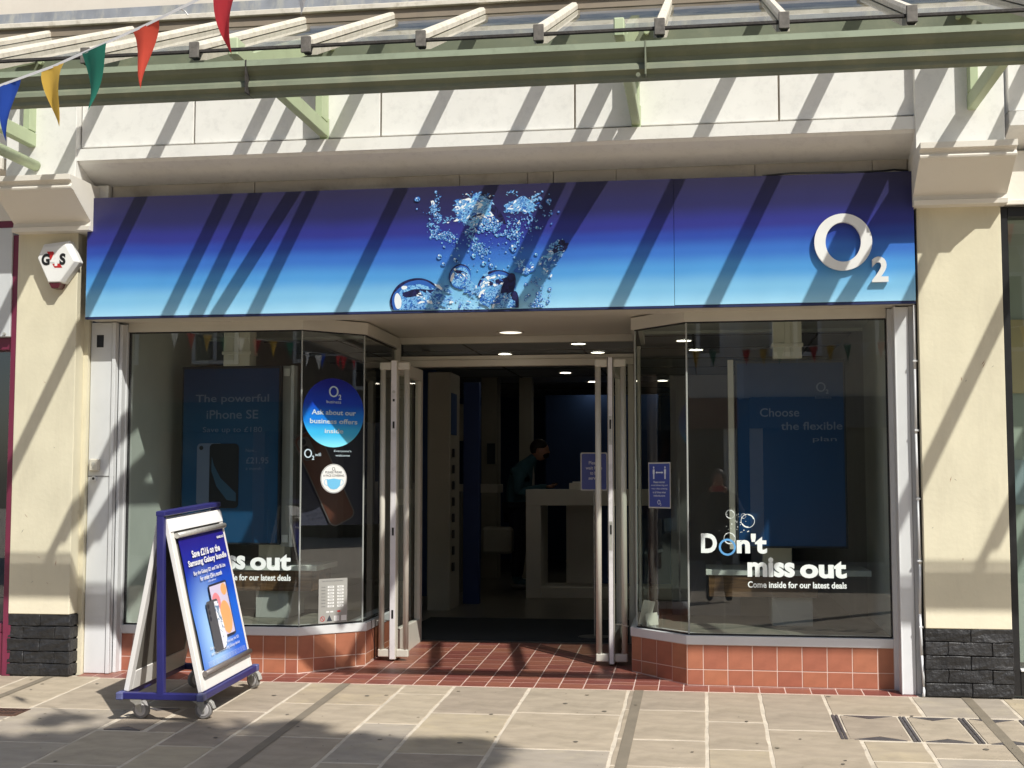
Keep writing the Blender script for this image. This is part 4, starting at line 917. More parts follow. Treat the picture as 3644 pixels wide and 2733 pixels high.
hrs = thing('opening_hours_panel', 'pale grey opening hours panel with small symbols low on the angled left pane', 'notice', (0, 0, 0))
b = MB(); rect(b, MG, .145, .370, .338, .640); b.build('sheet', mat('grey_sheet', (.36, .355, .335, 1), .5), hrs, fix=False)
LB = [(c_, c_ + .050, .445 + k * .0218, .459 + k * .0218) for k in range(7) for c_ in (.215, .290)] + [(x_, x_ + .024, .409, .419) for x_ in (.205, .236)] + [(x_, x_ + .042, .350, .386) for x_ in (.265, .322)]
for q in LB: b = MB(); rect(b, MG, *q, lift=.002); b.build('time_label', M_white, hrs, fix=False)
b = MB(); text(b, 'your O2 store opening times', MG, .172, .335, .618, .627, bold=0, lift=.002); 
for k, d_ in enumerate(('sunday', 'saturday', 'friday', 'thursday', 'wednesday', 'tuesday', 'monday')): text(b, d_, MG, .165, .198, .447 + k * .0218, .456 + k * .0218, bold=0, lift=.002)
for k in range(7):
    for c_ in (.215, .290): text(b, '09:00', MG, c_ + .01, c_ + .04, .449 + k * .0218, .456 + k * .0218, bold=0, lift=.0025)
b.add([MG @ Vector((x, y, .002)) for x, y in ((.208, .350), (.252, .350), (.230, .392))], [(0, 1, 2)]); b.build('text', M_ink, hrs, fix=False)
b = MB(); ring(b, MG, .177, .368, .018, .018, .0145, .0145, lift=.002, n=24); rect(b, MG, .292, .316, .409, .420, lift=.002); b.add([MG @ Vector((x, y, .002)) for x, y in ((.164, .379), (.167, .382), (.190, .357), (.187, .354))], [(0, 3, 2, 1)]); b.build('red_symbols', M_red, hrs, fix=False)
MGR = glassM((GR[2][0], GR[2][1]), (GR[1][0], GR[1][1]), .004)
nt_ = thing('distancing_notice', 'blue social distancing notice with white edge on the angled pane right of the door', 'notice', (0, 0, 0))
b = MB(); rect(b, MGR, .142, .372, 1.128, 1.432); b.build('sheet', mat('pale_sheet', (.55, .55, .50, 1), .5), nt_, fix=False)
b = MB(); rect(b, MGR, .150, .364, 1.137, 1.423, lift=.002); b.build('panel', mat('notice_blue', (.05, .075, .33, 1), .4), nt_, fix=False)
b = MB()
for x_ in (.20, .318): disc(b, MGR, x_, 1.398, .007, .008, lift=.003, n=12); rect(b, MGR, x_ - .010, x_ + .010, 1.355, 1.386, lift=.003); rect(b, MGR, x_ - .007, x_ + .007, 1.322, 1.356, lift=.003)
b.add([MGR @ Vector((x, y, .003)) for x, y in ((.218, 1.365), (.235, 1.374), (.235, 1.369), (.283, 1.369), (.283, 1.374), (.30, 1.365), (.283, 1.356), (.283, 1.361), (.235, 1.361), (.235, 1.356))], [tuple(range(9, -1, -1))])
for k, (s_, w_) in enumerate((('Please maintain', .12), ('social distancing and', .17), ('wear a face covering', .165), ('at all times when', .135), ('inside the store', .12))): text(b, s_, MGR, .257 - w_ / 2, .257 + w_ / 2, 1.295 - k * .0225, 1.309 - k * .0225, bold=.01, lift=.003)
o2(b, MGR, .252, 1.168, .015); b.build('text', mat('notice_white', (.7, .75, .82, 1), .5), nt_, fix=False)
# folded leaflets lying on the sill in the corner
for k, (x_, y_, h_, tl, lab) in enumerate(((-.42, .70, .17, .22, 'tall pale leaflet leaning in the window corner right of the door'), (-.36, .67, .085, -.12, 'short cream card standing in the window corner right of the door'))):
    b = MB(); M_ = Matrix.Translation((x_, y_, .33)) @ Matrix.Rotation(tl, 4, 'Y') @ Matrix.Rotation(.5, 4, 'Z'); b.box(-.045, .045, -.002, .002, 0, h_, M=M_)
    tag(b.build('leaflet', mat('leaflet_paper', (.62, .60, .52, 1), .7), bevel=.001), lab, 'leaflet')

# ================================================================== INSIDE THE SHOP
inn = thing('shop_interior', 'dim shop interior with grey walls, dark floor and low ceiling', 'room', (-1.4, 6, .08))
M_wallg = mat('grey_wall', (.42, .42, .40, 1), .7); M_wblue = mat('blue_wall', (.035, .085, .24, 1), .6); M_floor_in = mat('grey_vinyl_floor', (.19, .18, .15, 1), .28, var=.1); M_matd = mat('entrance_mat', (.022, .028, .032, 1), .95, bump=.002, bscale=200)
M_wwhite = mat('lining_white', (.62, .64, .60, 1), .6)
def ibox(n, m, *a, bevel=0): b = MB(); b.box(*a); return b.build(n, m, inn, bevel=bevel)
ibox('shop_floor', M_floor_in, -4.2, 1.32, 3.3, 12.0, .0, .085); ibox('entrance_mat', M_matd, -2.45, -.44, 1.692, 3.3, .0, .088)
ibox('shop_floor', M_floor_in, -4.2, -2.45, 1.72, 3.3, 0, .085); ibox('shop_floor', M_floor_in, -.44, 1.32, 1.72, 3.3, 0, .085)
M_plat = mat('platform', (.20, .185, .155, 1), .5)
for pl_ in ([(-4.2, .34), (-2.76, .34), (-2.46, .66), (-2.46, 1.72), (-4.2, 1.72)], [(1.3, .30), (-.06, .30), (-.38, .66), (-.40, 1.72), (1.3, 1.72)]): b = MB(); b.prism(pl_, 2, .06, .30); b.build('window_platform', M_plat, inn)
ibox('side_wall', M_wwhite, -4.2, -3.975, .30, 1.75, .2, 2.50); ibox('side_wall', M_wallg, -4.3, -4.12, 1.75, 12, 0, 2.7)
ibox('side_wall', M_wwhite, 1.19, 1.4, .26, 1.75, .2, 2.50); ibox('side_wall', M_wallg, 1.3, 1.45, 1.75, 12, 0, 2.7); ibox('back_wall', M_wblue, -4.3, 1.45, 11.9, 12.1, 0, 2.7)
ibox('ceiling', mat('ceiling_tile', (.48, .50, .54, 1), .8), -4.3, 1.45, 1.73, 12, 2.62, 2.75); ibox('window_ceiling', M_wwhite, -4.2, 1.4, .30, 1.75, 2.46, 2.60); ibox('ceiling_step', M_wwhite, -4.2, 1.4, 1.735, 1.80, 2.44, 2.62)
for k in range(9): ibox('ceiling_grid', mat('grid', (.10, .10, .10, 1), .7), -4.12, 1.3, 2.4 + k * 1.1, 2.42 + k * 1.1, 2.615, 2.62)
for k in range(5): ibox('ceiling_grid', mat('grid', (.10, .10, .10, 1), .7), -3.4 + k * 1.1, -3.38 + k * 1.1, 1.8, 12, 2.6155, 2.6195)
ibox('pillar', mat('pillar_grey', (.45, .43, .36, 1), .7), -2.80, -2.60, 8.0, 8.3, .08, 2.62); ibox('pillar', mat('pillar_grey', (.45, .43, .36, 1), .7), -2.33, -2.17, 8.1, 8.3, .08, 2.62)
ibox('wall_panel', mat('panel_beige', (.45, .42, .35, 1), .6), -3.30, -2.95, 6.9, 7.0, .08, 2.05, bevel=.01); ibox('wall_panel', mat('panel_beige', (.45, .42, .35, 1), .6), -2.95, -2.62, 6.88, 6.94, 1.78, 2.22, bevel=.02)
ibox('wall_panel', mat('panel_beige', (.45, .42, .35, 1), .6), -2.62, -2.40, 3.9, 4.4, .08, 2.35, bevel=.01); ibox('wall_display', M_wblue, -2.42, -2.39, 3.95, 4.2, 1.75, 2.15)
ibox('wall_panel', mat('navy_panel', (.02, .05, .19, 1), .5), -2.40, -2.24, 4.6, 4.7, .08, 2.3)
ibox('wall_panel', mat('light_partition', (.34, .34, .34, 1), .6), -.30, .30, 3.4, 3.5, .08, 2.25, bevel=.005); ibox('wall_shelf', mat('shelf_beige', (.55, .52, .45, 1), .6), -3.1, -2.35, 6.5, 6.9, 1.17, 1.27, bevel=.005)
ibox('wall_panel', mat('phone_poster', (.02, .035, .05, 1), .5), -2.72, -2.62, 7.96, 7.99, 1.52, 1.78)
for k, (x_, y_) in enumerate(((-2.028, 4.936), (-1.18, 4.026), (-1.065, 4.895), (-1.658, 7.364), (-1.446, 8.846), (-.178, 3.892), (-.072, 4.778), (-.531, 8.78))):
    downlight(x_, y_, 2.618, .070, ('round ceiling light in the shop, %s' % ('seen through the left end of the transom', 'at the transom top near its right end', 'low in the transom near its right end', 'just under the door head, right of centre', 'behind the right door handle', 'cut by the pane joint of the right window', 'just right of the pane joint in the right window', 'lowest, in the angled right pane')[k]), 'ceiling lights inside the shop', e=7.0)
for k in range(8): ibox('handset', M_black, -2.392, -2.378, 3.98, 4.05, .45 + k * .155, .53 + k * .155)
ibox('low_stool', mat('stool_grey', (.36, .35, .30, 1), .8), -2.46, -2.12, 6.0, 6.3, .50, .795, bevel=.03); ibox('wall_panel', mat('dark_unit', (.16, .15, .13, 1), .7), -2.82, -2.66, 5.9, 6.2, .085, 1.19, bevel=.005)
ibox('blue_column', M_wblue, -3.0, -2.86, 5.4, 5.5, .085, 2.5); ibox('blue_board', M_wblue, -2.1, -.6, 9.0, 9.05, 1.1, 2.45)
# counter desk
M_desk = mat('counter_white', (.70, .68, .62, 1), .5)
cn = thing('counter', 'pale frame shaped service counter inside the shop, right of the doorway', 'counter', (-1.2, 5.5, .085))
cx0, cx1, cy0, cy1, cz1 = -1.862, -.10, 5.3, 5.95, 1.217
for nm, a in (('top', (cx0, cx1, cy0, cy1, 1.05, cz1)), ('leg', (cx0, cx0 + .157, cy0, cy1, .085, 1.05)), ('leg', (cx1 - .157, cx1, cy0, cy1, .085, 1.05)), ('foot_rail', (cx0 + .157, cx1 - .157, cy0 + .05, cy1, .085, .20)), ('divider', (-1.50, -1.12, cy1 - .05, cy1, .2, 1.05))):
    b = MB(); b.box(*a); b.build(nm, M_desk, cn, bevel=.004)
b = MB(); b.box(-1.12, -.3, cy1 - .04, cy1 - .01, .2, 1.05); b.build('back_panel', M_wblue, cn)
tb_ = thing('tissue_box', 'small pale box standing on the counter beside the queue sign', 'box', (-1.33, 5.5, 1.217)); b = MB(); b.box(-1.42, -1.28, 5.45, 5.6, 1.217, 1.285); b.build('carton', M_desk, tb_, bevel=.003)
b = MB(); b.box(-1.39, -1.30, 5.5, 5.55, 1.28, 1.30); b.build('tissue', M_white, tb_, bevel=.004)
# queue sign
qs = thing('queue_sign', 'blue sign on a thin pole asking customers to wait, inside the right door', 'sign', (-.87, 1.98, .088))
MQ = frame((0, 1.95, 0), (1, 0, 0), (0, 0, 1))
b = MB(); rect(b, MQ, -.968, -.755, 1.232, 1.532, lift=0, r=.014); b.v += []; b.build('panel_edge', mat('grey_edge', (.6, .6, .6, 1), .5), qs, fix=False)
b = MB(); rect(b, MQ, -.958, -.765, 1.242, 1.522, lift=.001, r=.010); b.build('panel', mat('sign_blue', (.10, .13, .42, 1), .5), qs, fix=False)
b = MB()
for k, s_ in enumerate(('Please', 'wait here', 'to be', 'served')):
    w_ = (.080, .130, .060, .085)[k]; text(b, s_, MQ, -.862 - w_ / 2, -.862 + w_ / 2, 1.438 - k * .040, 1.464 - k * .040, bold=.015, lift=.002)
b.build('text', mat('sign_print', (.75, .78, .85, 1), .5), qs, fix=False)
b = MB(); b.cyl((-.862, 1.965, .10), (-.862, 1.965, 1.4), .006, n=10); b.build('pole', M_steel, qs); b = MB(); b.cyl((-.862, 1.965, .088), (-.862, 1.965, .098), .13, n=32); b.build('base', mat('dark_steel', (.06, .065, .065, 1), .4), qs, bevel=.002)
# screens
def screen(label, x0, x1, z0, z1, y, stops, side):
    t = thing('display_screen', label, 'display', ((x0 + x1) / 2, y, z0), None)
    m = gradient_mat('screen_print', stops, z0, z1, .25)
    b = MB(); b.box(x0, x1, y, y + .05, z0, z1); b.build('casing', M_dark, t, bevel=.004)
    b = MB(); b.box(x0 + .015, x1 - .015, y - .003, y - .0005, z0 + .015, z1 - .02); b.build('screen_face', m, t)
    return t
s1 = screen('tall blue phone offer screen hanging in the left hand window', -3.83, -3.07, .845, 2.155, .88, [(0, (.010, .016, .055, 1)), (.3, (.010, .022, .10, 1)), (.7, (.010, .05, .16, 1)), (1, (.014, .08, .20, 1))], 1)
b = MB(); b.box(-2.995, -2.97, .88, .96, .83, 2.155); b.build('edge_light', M_alu, s1, bevel=.002)
b = MB(); b.box(-3.07, -2.995, .93, .95, .83, 2.155); b.build('side_panel', M_wallg, s1)
for z_ in (2.08, .86): b = MB(); b.box(-3.062, -3.015, .915, .93, z_, z_ + .055); b.build('label', M_white, s1)
MS1 = frame((0, .876, 0), (1, 0, 0), (0, 0, 1)); M_faint = mat('faint_print', (.15, .20, .32, 1), .4)
b = MB()
text(b, 'The powerful', MS1, -3.722, -3.158, 1.872, 1.945, bold=.01); text(b, 'iPhone SE', MS1, -3.636, -3.239, 1.765, 1.830, bold=.01); text(b, 'Save up to £180', MS1, -3.663, -3.208, 1.655, 1.705, bold=.0)
text(b, 'Now...', MS1, -3.33, -3.245, 1.520, 1.545, bold=0); text(b, '£21.95', MS1, -3.327, -3.156, 1.435, 1.482, bold=.01); text(b, 'a month', MS1, -3.328, -3.21, 1.388, 1.412, bold=0); b.build('screen_text', M_faint, s1, fix=False)
b = MB(); rect(b, MS1, -3.705, -3.50, 1.13, 1.585, lift=.001, mi=0, r=.03); disc(b, MS1, -3.672, 1.552, .016, lift=.002, mi=1); rect(b, MS1, -3.607, -3.382, 1.11, 1.582, lift=.003, mi=1, r=.03)
b.add([MS1 @ Vector((x, y, .004)) for x, y in ((-3.59, 1.49), (-3.57, 1.42), (-3.52, 1.33), (-3.40, 1.22), (-3.40, 1.16), (-3.47, 1.17), (-3.55, 1.27), (-3.59, 1.38))], [tuple(range(7, -1, -1))], 2); b.build('phone_picture', [M_faint, mat('pp_dark', (.006, .008, .014, 1), .3), mat('pp_blue', (.03, .09, .17, 1), .3)], s1, fix=False)
s2_ = screen('tall blue offer screen hanging in the right hand window', .215, .965, .848, 2.145, .88, [(0, (.020, .034, .075, 1)), (.28, (.018, .03, .07, 1)), (.30, (.008, .02, .07, 1)), (.6, (.008, .035, .12, 1)), (1, (.012, .06, .18, 1))], -1)
b = MB(); b.box(.166, .206, .86, .96, .838, 2.15); b.build('edge_light', M_alu2, s2_, bevel=.002)
b = MB(); text(b, 'Choose', MS1, .384, .651, 1.752, 1.812, bold=.01); text(b, 'the flexible', MS1, .526, .940, 1.660, 1.715, bold=.01); text(b, 'plan', MS1, .74, .90, 1.572, 1.612, bold=0)
o2(b, frame((0, .876, 0), (1, 0, 0), (0, 0, 1)), .80, 1.955, .032, .001); text(b, 'business', MS1, .76, .87, 1.875, 1.893, bold=0); b.build('screen_text', M_faint, s2_, fix=False)
for x0_, x1_, lab, s__ in ((-3.508, -3.305, 'left', s1), (.48, .675, 'right', s2_)):
    b = MB(); b.box(x0_, x1_, .86, 1.0, 2.155, 2.46); cb = b.build('ceiling_mount', mat('mount_cream', (.72, .69, .60, 1), .5), s__, bevel=.003)
    b = MB(); b.box(x0_ - .01, x1_ + .01, .85, 1.01, 2.238, 2.262); b.box((x0_ + x1_) / 2 - .02, (x0_ + x1_) / 2 + .02, .852, .86, 2.155, 2.46); b.build('mount_collar', mat('mount_cream', (.72, .69, .60, 1), .5), cb, bevel=.002)
# display tables with wooden front
M_wood = bpy.data.materials.new('oak_front'); M_wood.use_nodes = True
_n = M_wood.node_tree.nodes; _l = M_wood.node_tree.links; tc = _n.new('ShaderNodeTexCoord'); mp = _n.new('ShaderNodeMapping'); mp.inputs['Scale'].default_value = (1.2, 8, 16); wv = _n.new('ShaderNodeTexNoise'); wv.inputs['Scale'].default_value = 3; wv.inputs['Detail'].default_value = 8; wv.inputs['Distortion'].default_value = 1
cr = _n.new('ShaderNodeValToRGB'); cr.color_ramp.elements[0].position = .35; cr.color_ramp.elements[0].color = (.06, .028, .012, 1); cr.color_ramp.elements[1].position = .7; cr.color_ramp.elements[1].color = (.19, .105, .05, 1)
_l.new(tc.outputs['Object'], mp.inputs[0]); _l.new(mp.outputs[0], wv.inputs['Vector']); _l.new(wv.outputs[0], cr.inputs[0]); _l.new(cr.outputs[0], _n['Principled BSDF'].inputs['Base Color']); _n['Principled BSDF'].inputs['Roughness'].default_value = .4
def dtable(label, x0, x1, lx0, lx1, wx1):
    t = thing('display_table', label, 'display table', ((x0 + x1) / 2, 1.3, .3))
    b = MB(); b.box(x0, x1, 1.0, 1.55, .650, .690); b.build('table_top', M_wwhite, t, bevel=.003)
    b = MB(); b.box(x0 + .02, wx1, 1.012, 1.5, .500, .650); b.build('wood_front', M_wood, t, bevel=.003)
    b = MB(); b.box(lx0, lx1, 1.05, 1.45, .30, .500); b.build('leg', M_wallg, t, bevel=.003)
dtable('white topped display table with oak front in the right hand window', .0, 1.13, .455, .735, .77); dtable('white topped display table with oak front in the left hand window', -3.75, -2.82, -3.3, -3.05, -2.86)
for (x_, l_) in ((.40, 'pale box standing on the display table under the right screen'), (-3.30, 'pale box standing on the display table under the left screen')):
    b = MB(); b.box(x_, x_ + .20, 1.1, 1.25, .69, .845); tag(b.build('plinth_box', mat('mount_cream', (.72, .69, .60, 1), .5), bevel=.003), l_, 'display box')
st_ = thing('tilted_phone_poster', 'tilted picture of a bronze phone back standing behind the angled left pane', 'poster', (-2.6, .9, 1.2))
MPp = frame((-2.80, .78, 1.02), (.80, .60, 0), (0, 0, 1)); b = MB()
q = Matrix.Rotation(.45, 4, 'Z'); MPq = MPp @ q
rect(b, MPp, -.08, .56, -.03, .72, lift=-.02, mi=3); rect(b, MPq, .12, .33, -.12, .60, lift=.0, mi=1, r=.05); rect(b, MPq, .13, .32, -.11, .59, lift=.002, mi=0, r=.045); rect(b, MPq, .14, .24, .40, .57, lift=.004, mi=1, r=.03)
for k in range(3): disc(b, MPq, .185, .54 - k * .055, .022, lift=.006, mi=2, n=20)
b.build('picture', [mat('bronze', (.11, .035, .022, 1), .3), mat('taupe', (.12, .10, .10, 1), .3), M_black, mat('violet_grey', (.035, .033, .06, 1), .5)], st_, fix=False)

# ================================================================== PEOPLE
def body(name, joints, edges, rad, parent, m, sub=2, root=0):
    me = bpy.data.meshes.new(name); me.from_pydata([tuple(j) for j in joints], edges, []); ob = bpy.data.objects.new(name, me); col.objects.link(ob)
    sk = ob.modifiers.new('s', 'SKIN'); sk.use_smooth_shade = True
    for i, r in enumerate(rad): me.skin_vertices[0].data[i].radius = (r, r) if not isinstance(r, tuple) else r
    for i in range(len(joints)): me.skin_vertices[0].data[i].use_root = (i == root)
    ss = ob.modifiers.new('u', 'SUBSURF'); ss.levels = sub; ss.render_levels = sub
    dg = bpy.context.evaluated_depsgraph_get(); dg.update(); nm = bpy.data.meshes.new_from_object(ob.evaluated_get(dg))
    bpy.data.objects.remove(ob)
    nm.materials.append(m); nm.polygons.foreach_set('use_smooth', [True] * len(nm.polygons)); nm.name = name
    o = bpy.data.objects.new(name, nm); col.objects.link(o); o.parent = parent; return o
def ball(mb, c, r, sx=1, sy=1, sz=1, n=14, mi=0):
    vs = []; fs = []; m_ = n // 2
    for i in range(m_ + 1):
        t = math.pi * i / m_
        for j in range(n): a = 2 * math.pi * j / n; vs.append((c[0] + r * sx * math.sin(t) * math.cos(a), c[1] + r * sy * math.sin(t) * math.sin(a), c[2] + r * sz * math.cos(t)))
    for i in range(m_):
        for j in range(n): fs.append((i * n + j, (i + 1) * n + j, (i + 1) * n + (j + 1) % n, i * n + (j + 1) % n))
    mb.add(vs, fs, mi)
M_skin = mat('skin', (.42, .22, .15, 1), .5); M_jkt = mat('teal_jacket', (.04, .12, .16, 1), .8, bump=.002, bscale=60); M_trs = mat('navy_trousers', (.010, .012, .025, 1), .8); M_hair = mat('dark_hair', (.018, .013, .010, 1), .6); M_shirt = mat('white_shirt', (.45, .45, .44, 1), .7)
# assistant: local frame, x = direction faced, at the counter's left end, head bowed over a phone
pa = thing('person', 'person in a dark teal jacket bowed over a phone at the counter, wearing a mask', 'person', (-2.10, 6.35, .088), local=True)
sk_ = body('body', [(0, 0, .92), (0, 0, 1.05), (.04, 0, 1.22), (.10, 0, 1.36), (.15, 0, 1.45), (.22, 0, 1.52), (.06, .19, 1.36), (.06, -.19, 1.36), (.02, .23, 1.08), (.02, -.23, 1.08), (.28, .10, 1.14), (.28, -.10, 1.14), (.34, .07, 1.15), (.34, -.07, 1.15), (0, .10, .88), (0, -.10, .88), (.02, .10, .48), (.02, -.10, .48), (-.01, .10, .09), (-.01, -.10, .09), (.14, .10, .05), (.14, -.10, .05)],
     [(0, 1), (1, 2), (2, 3), (3, 4), (4, 5), (3, 6), (3, 7), (6, 8), (7, 9), (8, 10), (9, 11), (10, 12), (11, 13), (0, 14), (0, 15), (14, 16), (15, 17), (16, 18), (17, 19), (18, 20), (19, 21)],
     [(.15, .13), (.15, .13), (.17, .14), (.15, .14), .06, .055, .07, .07, .058, .058, .045, .045, .035, .035, .095, .095, .066, .066, .045, .045, .04, .04], pa, M_jkt)
b = MB(); ball(b, (.26, 0, 1.56), .098, 1.05, .82, 1.15, 20); ball(b, (.352, 0, 1.545), .016, 1.3, .7, 1.0, 8); 
for s_ in (-1, 1): ball(b, (.245, s_ * .08, 1.55), .022, .6, .35, 1, 8)
hd = b.build('head', M_skin, pa, smooth=True)
b = MB(); ball(b, (.245, 0, 1.59), .105, 1.0, .84, 1.0, 20); b.v = [(x, y, z) if (z > 1.565 or x < .22) else (x * .9 + .02, y * .85, z + .03) for x, y, z in b.v]; b.build('hair', M_hair, hd, smooth=True)
b = MB(); ball(b, (.300, 0, 1.515), .068, .95, .95, .72, 14); b.build('mask', mat('black_mask', (.01, .01, .012, 1), .8), hd, smooth=True)
b = MB()
for s_ in (-1, 1): ball(b, (.338, s_ * .032, 1.572), .008, 1, 1, 1, 6)
b.build('eyes', M_hair, hd)
for s_ in (-1, 1):
    b = MB(); ball(b, (.375, s_ * .055, 1.155), .036, 1.25, .75, .55, 12)
    for f in range(4):
        y_ = s_ * (.075 - f * .017); L = (.055, .066, .07, .06)[f]
        b.cyl((.40, y_, 1.16), (.40 + L * .6, y_ - s_ * .01, 1.175), .0085, .0075, n=8); b.cyl((.40 + L * .6, y_ - s_ * .01, 1.175), (.40 + L * .75, y_ - s_ * .035, 1.185), .0075, .006, n=8)
    b.cyl((.385, s_ * .03, 1.165), (.42, s_ * .008, 1.195), .010, .007, n=8); b.build('hand', M_skin, pa, smooth=True)
b = MB(); b.box(.395, .465, -.035, .035, 1.188, 1.198, M=None); tag(b.build('phone', M_black, origin=(-2.10, 6.35, .088)) if False else b.build('phone', M_black, bevel=.003), 'black phone held by the person at the counter', 'phone').location = (-2.10, 6.35, .088)
b = MB(); b.box(.168, .19, -.05, .05, 1.16, 1.42); b.build('shirt_front', M_shirt, pa, bevel=.01)
# the trousers as clothing
tr_ = body('trousers', [(0, 0, .96), (0, .10, .88), (0, -.10, .88), (.02, .10, .48), (.02, -.10, .48), (-.01, .10, .12), (-.01, -.10, .12)], [(0, 1), (0, 2), (1, 3), (2, 4), (3, 5), (4, 6)], [.15, .105, .105, .075, .075, .058, .058], pa, M_trs)
for s_ in (-1, 1): b = MB(); ball(b, (.05, s_ * .10, .045), .05, 2.4, .95, .85, 12); b.build('shoe', mat('pale_shoe', (.25, .24, .23, 1), .6), pa, smooth=True)
# photographer, mirrored in the right hand window; local x = right, y = forward
pp = thing('person', 'photographer in a black coat holding up a red phone, mirrored in the right hand window', 'person', (.03, -8.78, gz(-8.7)), local=True)
M_coat = mat('black_coat', (.012, .013, .018, 1), .85, bump=.003, bscale=40)
body('body', [(0, 0, .90), (0, 0, 1.05), (0, 0, 1.22), (0, .01, 1.36), (0, .02, 1.44), (0, .03, 1.50), (.19, .0, 1.36), (-.19, 0, 1.36), (.30, .10, 1.14), (-.30, .10, 1.14), (.12, .34, 1.44), (-.12, .34, 1.44), (.10, .39, 1.48), (-.10, .39, 1.48), (.10, 0, .86), (-.10, 0, .86), (.11, 0, .47), (-.11, .02, .47), (.12, -.02, .09), (-.12, -.02, .09), (.13, .12, .05), (-.13, .12, .05)],
     [(0, 1), (1, 2), (2, 3), (3, 4), (4, 5), (3, 6), (3, 7), (6, 8), (7, 9), (8, 10), (9, 11), (10, 12), (11, 13), (0, 14), (0, 15), (14, 16), (15, 17), (16, 18), (17, 19), (18, 20), (19, 21)],
     [(.19, .15), (.18, .14), (.19, .14), (.17, .13), .07, .055, .085, .085, .07, .07, .045, .045, .03, .03, .11, .11, .075, .075, .055, .055, .045, .045], pp, M_coat)
b = MB(); ball(b, (0, .06, 1.60), .100, .84, 1.0, 1.18, 20); ball(b, (0, .163, 1.59), .015, .7, 1.2, 1, 8); h2 = b.build('head', M_skin, pp, smooth=True)
b = MB(); ball(b, (0, .03, 1.62), .118, .95, .95, 1.15, 20); ball(b, (0, -.03, 1.50), .11, 1.0, .6, 1.3, 16); b.build('hair', M_hair, h2, smooth=True)
for s_ in (-1, 1):
    b = MB(); ball(b, (s_ * .095, .405, 1.475), .034, .7, .9, 1.1, 12)
    for f in range(4): b.cyl((s_ * .092, .42, 1.50 - f * .018), (s_ * .060, .432, 1.502 - f * .017), .008, .007, n=8)
    b.cyl((s_ * .088, .40, 1.50), (s_ * .055, .41, 1.53), .010, .008, n=8); b.build('hand', M_skin, pp, smooth=True)
b = MB(); b.box(-.070, .070, .435, .443, 1.45, 1.525); ph = b.build('phone', mat('red_case', (.40, .03, .04, 1), .4), bevel=.003); ph.location = (.03, -8.78, gz(-8.7)); tag(ph, 'phone in a red case held up by the photographer mirrored in the glass', 'phone')

# ================================================================== NEIGHBOURS
nl = thing('neighbour_shopfront', 'maroon framed shopfront with grey fascia panel at the left edge', 'shopfront', (-5.4, 0, 0))
def nb(t, n, m, *a, bevel=.003): b = MB(); b.box(*a); return b.build(n, m, t, bevel=bevel)
nb(nl, 'frame_post', M_maroon, -4.70, -4.643, -.015, .2, .0, 3.0); nb(nl, 'frame_head', M_maroon, -7, -4.70, .02, .2, 2.21, 2.292); nb(nl, 'fascia_panel', mat('pale_grey_panel', (.60, .62, .64, 1), .5), -7, -4.70, -.03, .1, 2.295, 3.05)
nb(nl, 'bottom_rail', M_maroon, -7, -4.70, .02, .2, .285, .345); nb(nl, 'stall_panel', M_maroon, -7, -4.70, .01, .2, 0, .283); b = MB(); b.cyl((-4.735, -.03, 2.315), (-4.735, -.045, 2.315), .010, n=12); b.build('screw_head', M_steel, nl)
pane((-7, .10), (-4.70, .10), .34, 2.22, nl); nb(nl, 'room_behind', M_dark, -7, -4.70, 2.5, 2.6, 0, 2.6); nb(nl, 'room_floor', M_dark, -7, -4.70, .2, 2.5, .25, .28)
nb(nl, 'side_wall', M_dark, -4.72, -4.68, .2, 2.5, 0, 2.6)
nb(nl, 'cornice', M_stone, -9, -4.70, -.20, .1, 3.42, 3.50); nb(nl, 'upper_fascia', M_fascia, -9, -4.66, -.15, .1, 3.50, 4.20); nb(nl, 'fascia_top_bar', M_maroon, -7, -4.70, -.02, .1, 3.05, 3.10); nb(nl, 'cove_board', M_stone, -9, -4.70, -.02, .1, 3.10, 3.40)
nr = thing('neighbour_shopfront', 'black framed shop window with pale reflections at the right edge', 'shopfront', (2.6, 0, 0))
nb(nr, 'frame_post', M_black, 1.824, 1.868, .0, .12, .02, 2.995); nb(nr, 'frame_head', M_black, 1.868, 4, .0, .12, 2.935, 2.995); nb(nr, 'bottom_rail', M_black, 1.868, 4, .0, .12, .02, .165)
pane((1.868, .05), (4, .05), .165, 2.935, nr); nb(nr, 'sill', M_white, 1.868, 4, -.01, .04, .165, .18); nb(nr, 'room_wall', mat('pale_green_wall', (.42, .47, .41, 1), .7), 1.9, 4, .9, 1.0, .1, 3.0); nb(nr, 'room_side', mat('pale_green_wall', (.42, .47, .41, 1), .7), 1.83, 1.86, .12, .9, .1, 3.0)
nb(nr, 'room_ceiling', M_wwhite, 1.83, 4, .12, 1, 2.99, 3.03)
nb(nr, 'fascia_board', M_stone, 1.85, 4, -.03, .12, 3.00, 3.34); nb(nr, 'fascia_bead', M_stone, 1.85, 4, -.055, .0, 3.000, 3.03)
b = MB(); b.prism([(-.205, 3.455), (-.205, 3.541), (.12, 3.541), (.12, 3.325), (.075, 3.343), (-.17, 3.438)], 0, 1.848, 5.6); b.build('cornice_band', M_fascia, nr)
for xa, xb_ in ((1.848, 3.1), (3.1, 4.4)): nb(nr, 'fascia_panel', M_fascia, xa + .006, xb_ - .006, -.165, .1, 3.555, 4.20)
rs = mat('hanging_red', (.25, .02, .02, 1), .6)
for k, (x_, z_, w_, h_, c_) in enumerate(((2.0, 1.9, .3, .5, (.55, .45, .25, 1)), (2.0, 1.15, .35, .3, (.30, .38, .42, 1)))):
    b = MB(); b.box(x_ - .15, x_ + w_, .88, .895, z_, z_ + h_); tag(b.build('window_poster', mat('np%d' % k, c_, .6)), ('ochre and green poster' if k == 0 else 'grey blue poster') + ' behind the glass of the right hand neighbour', 'poster')

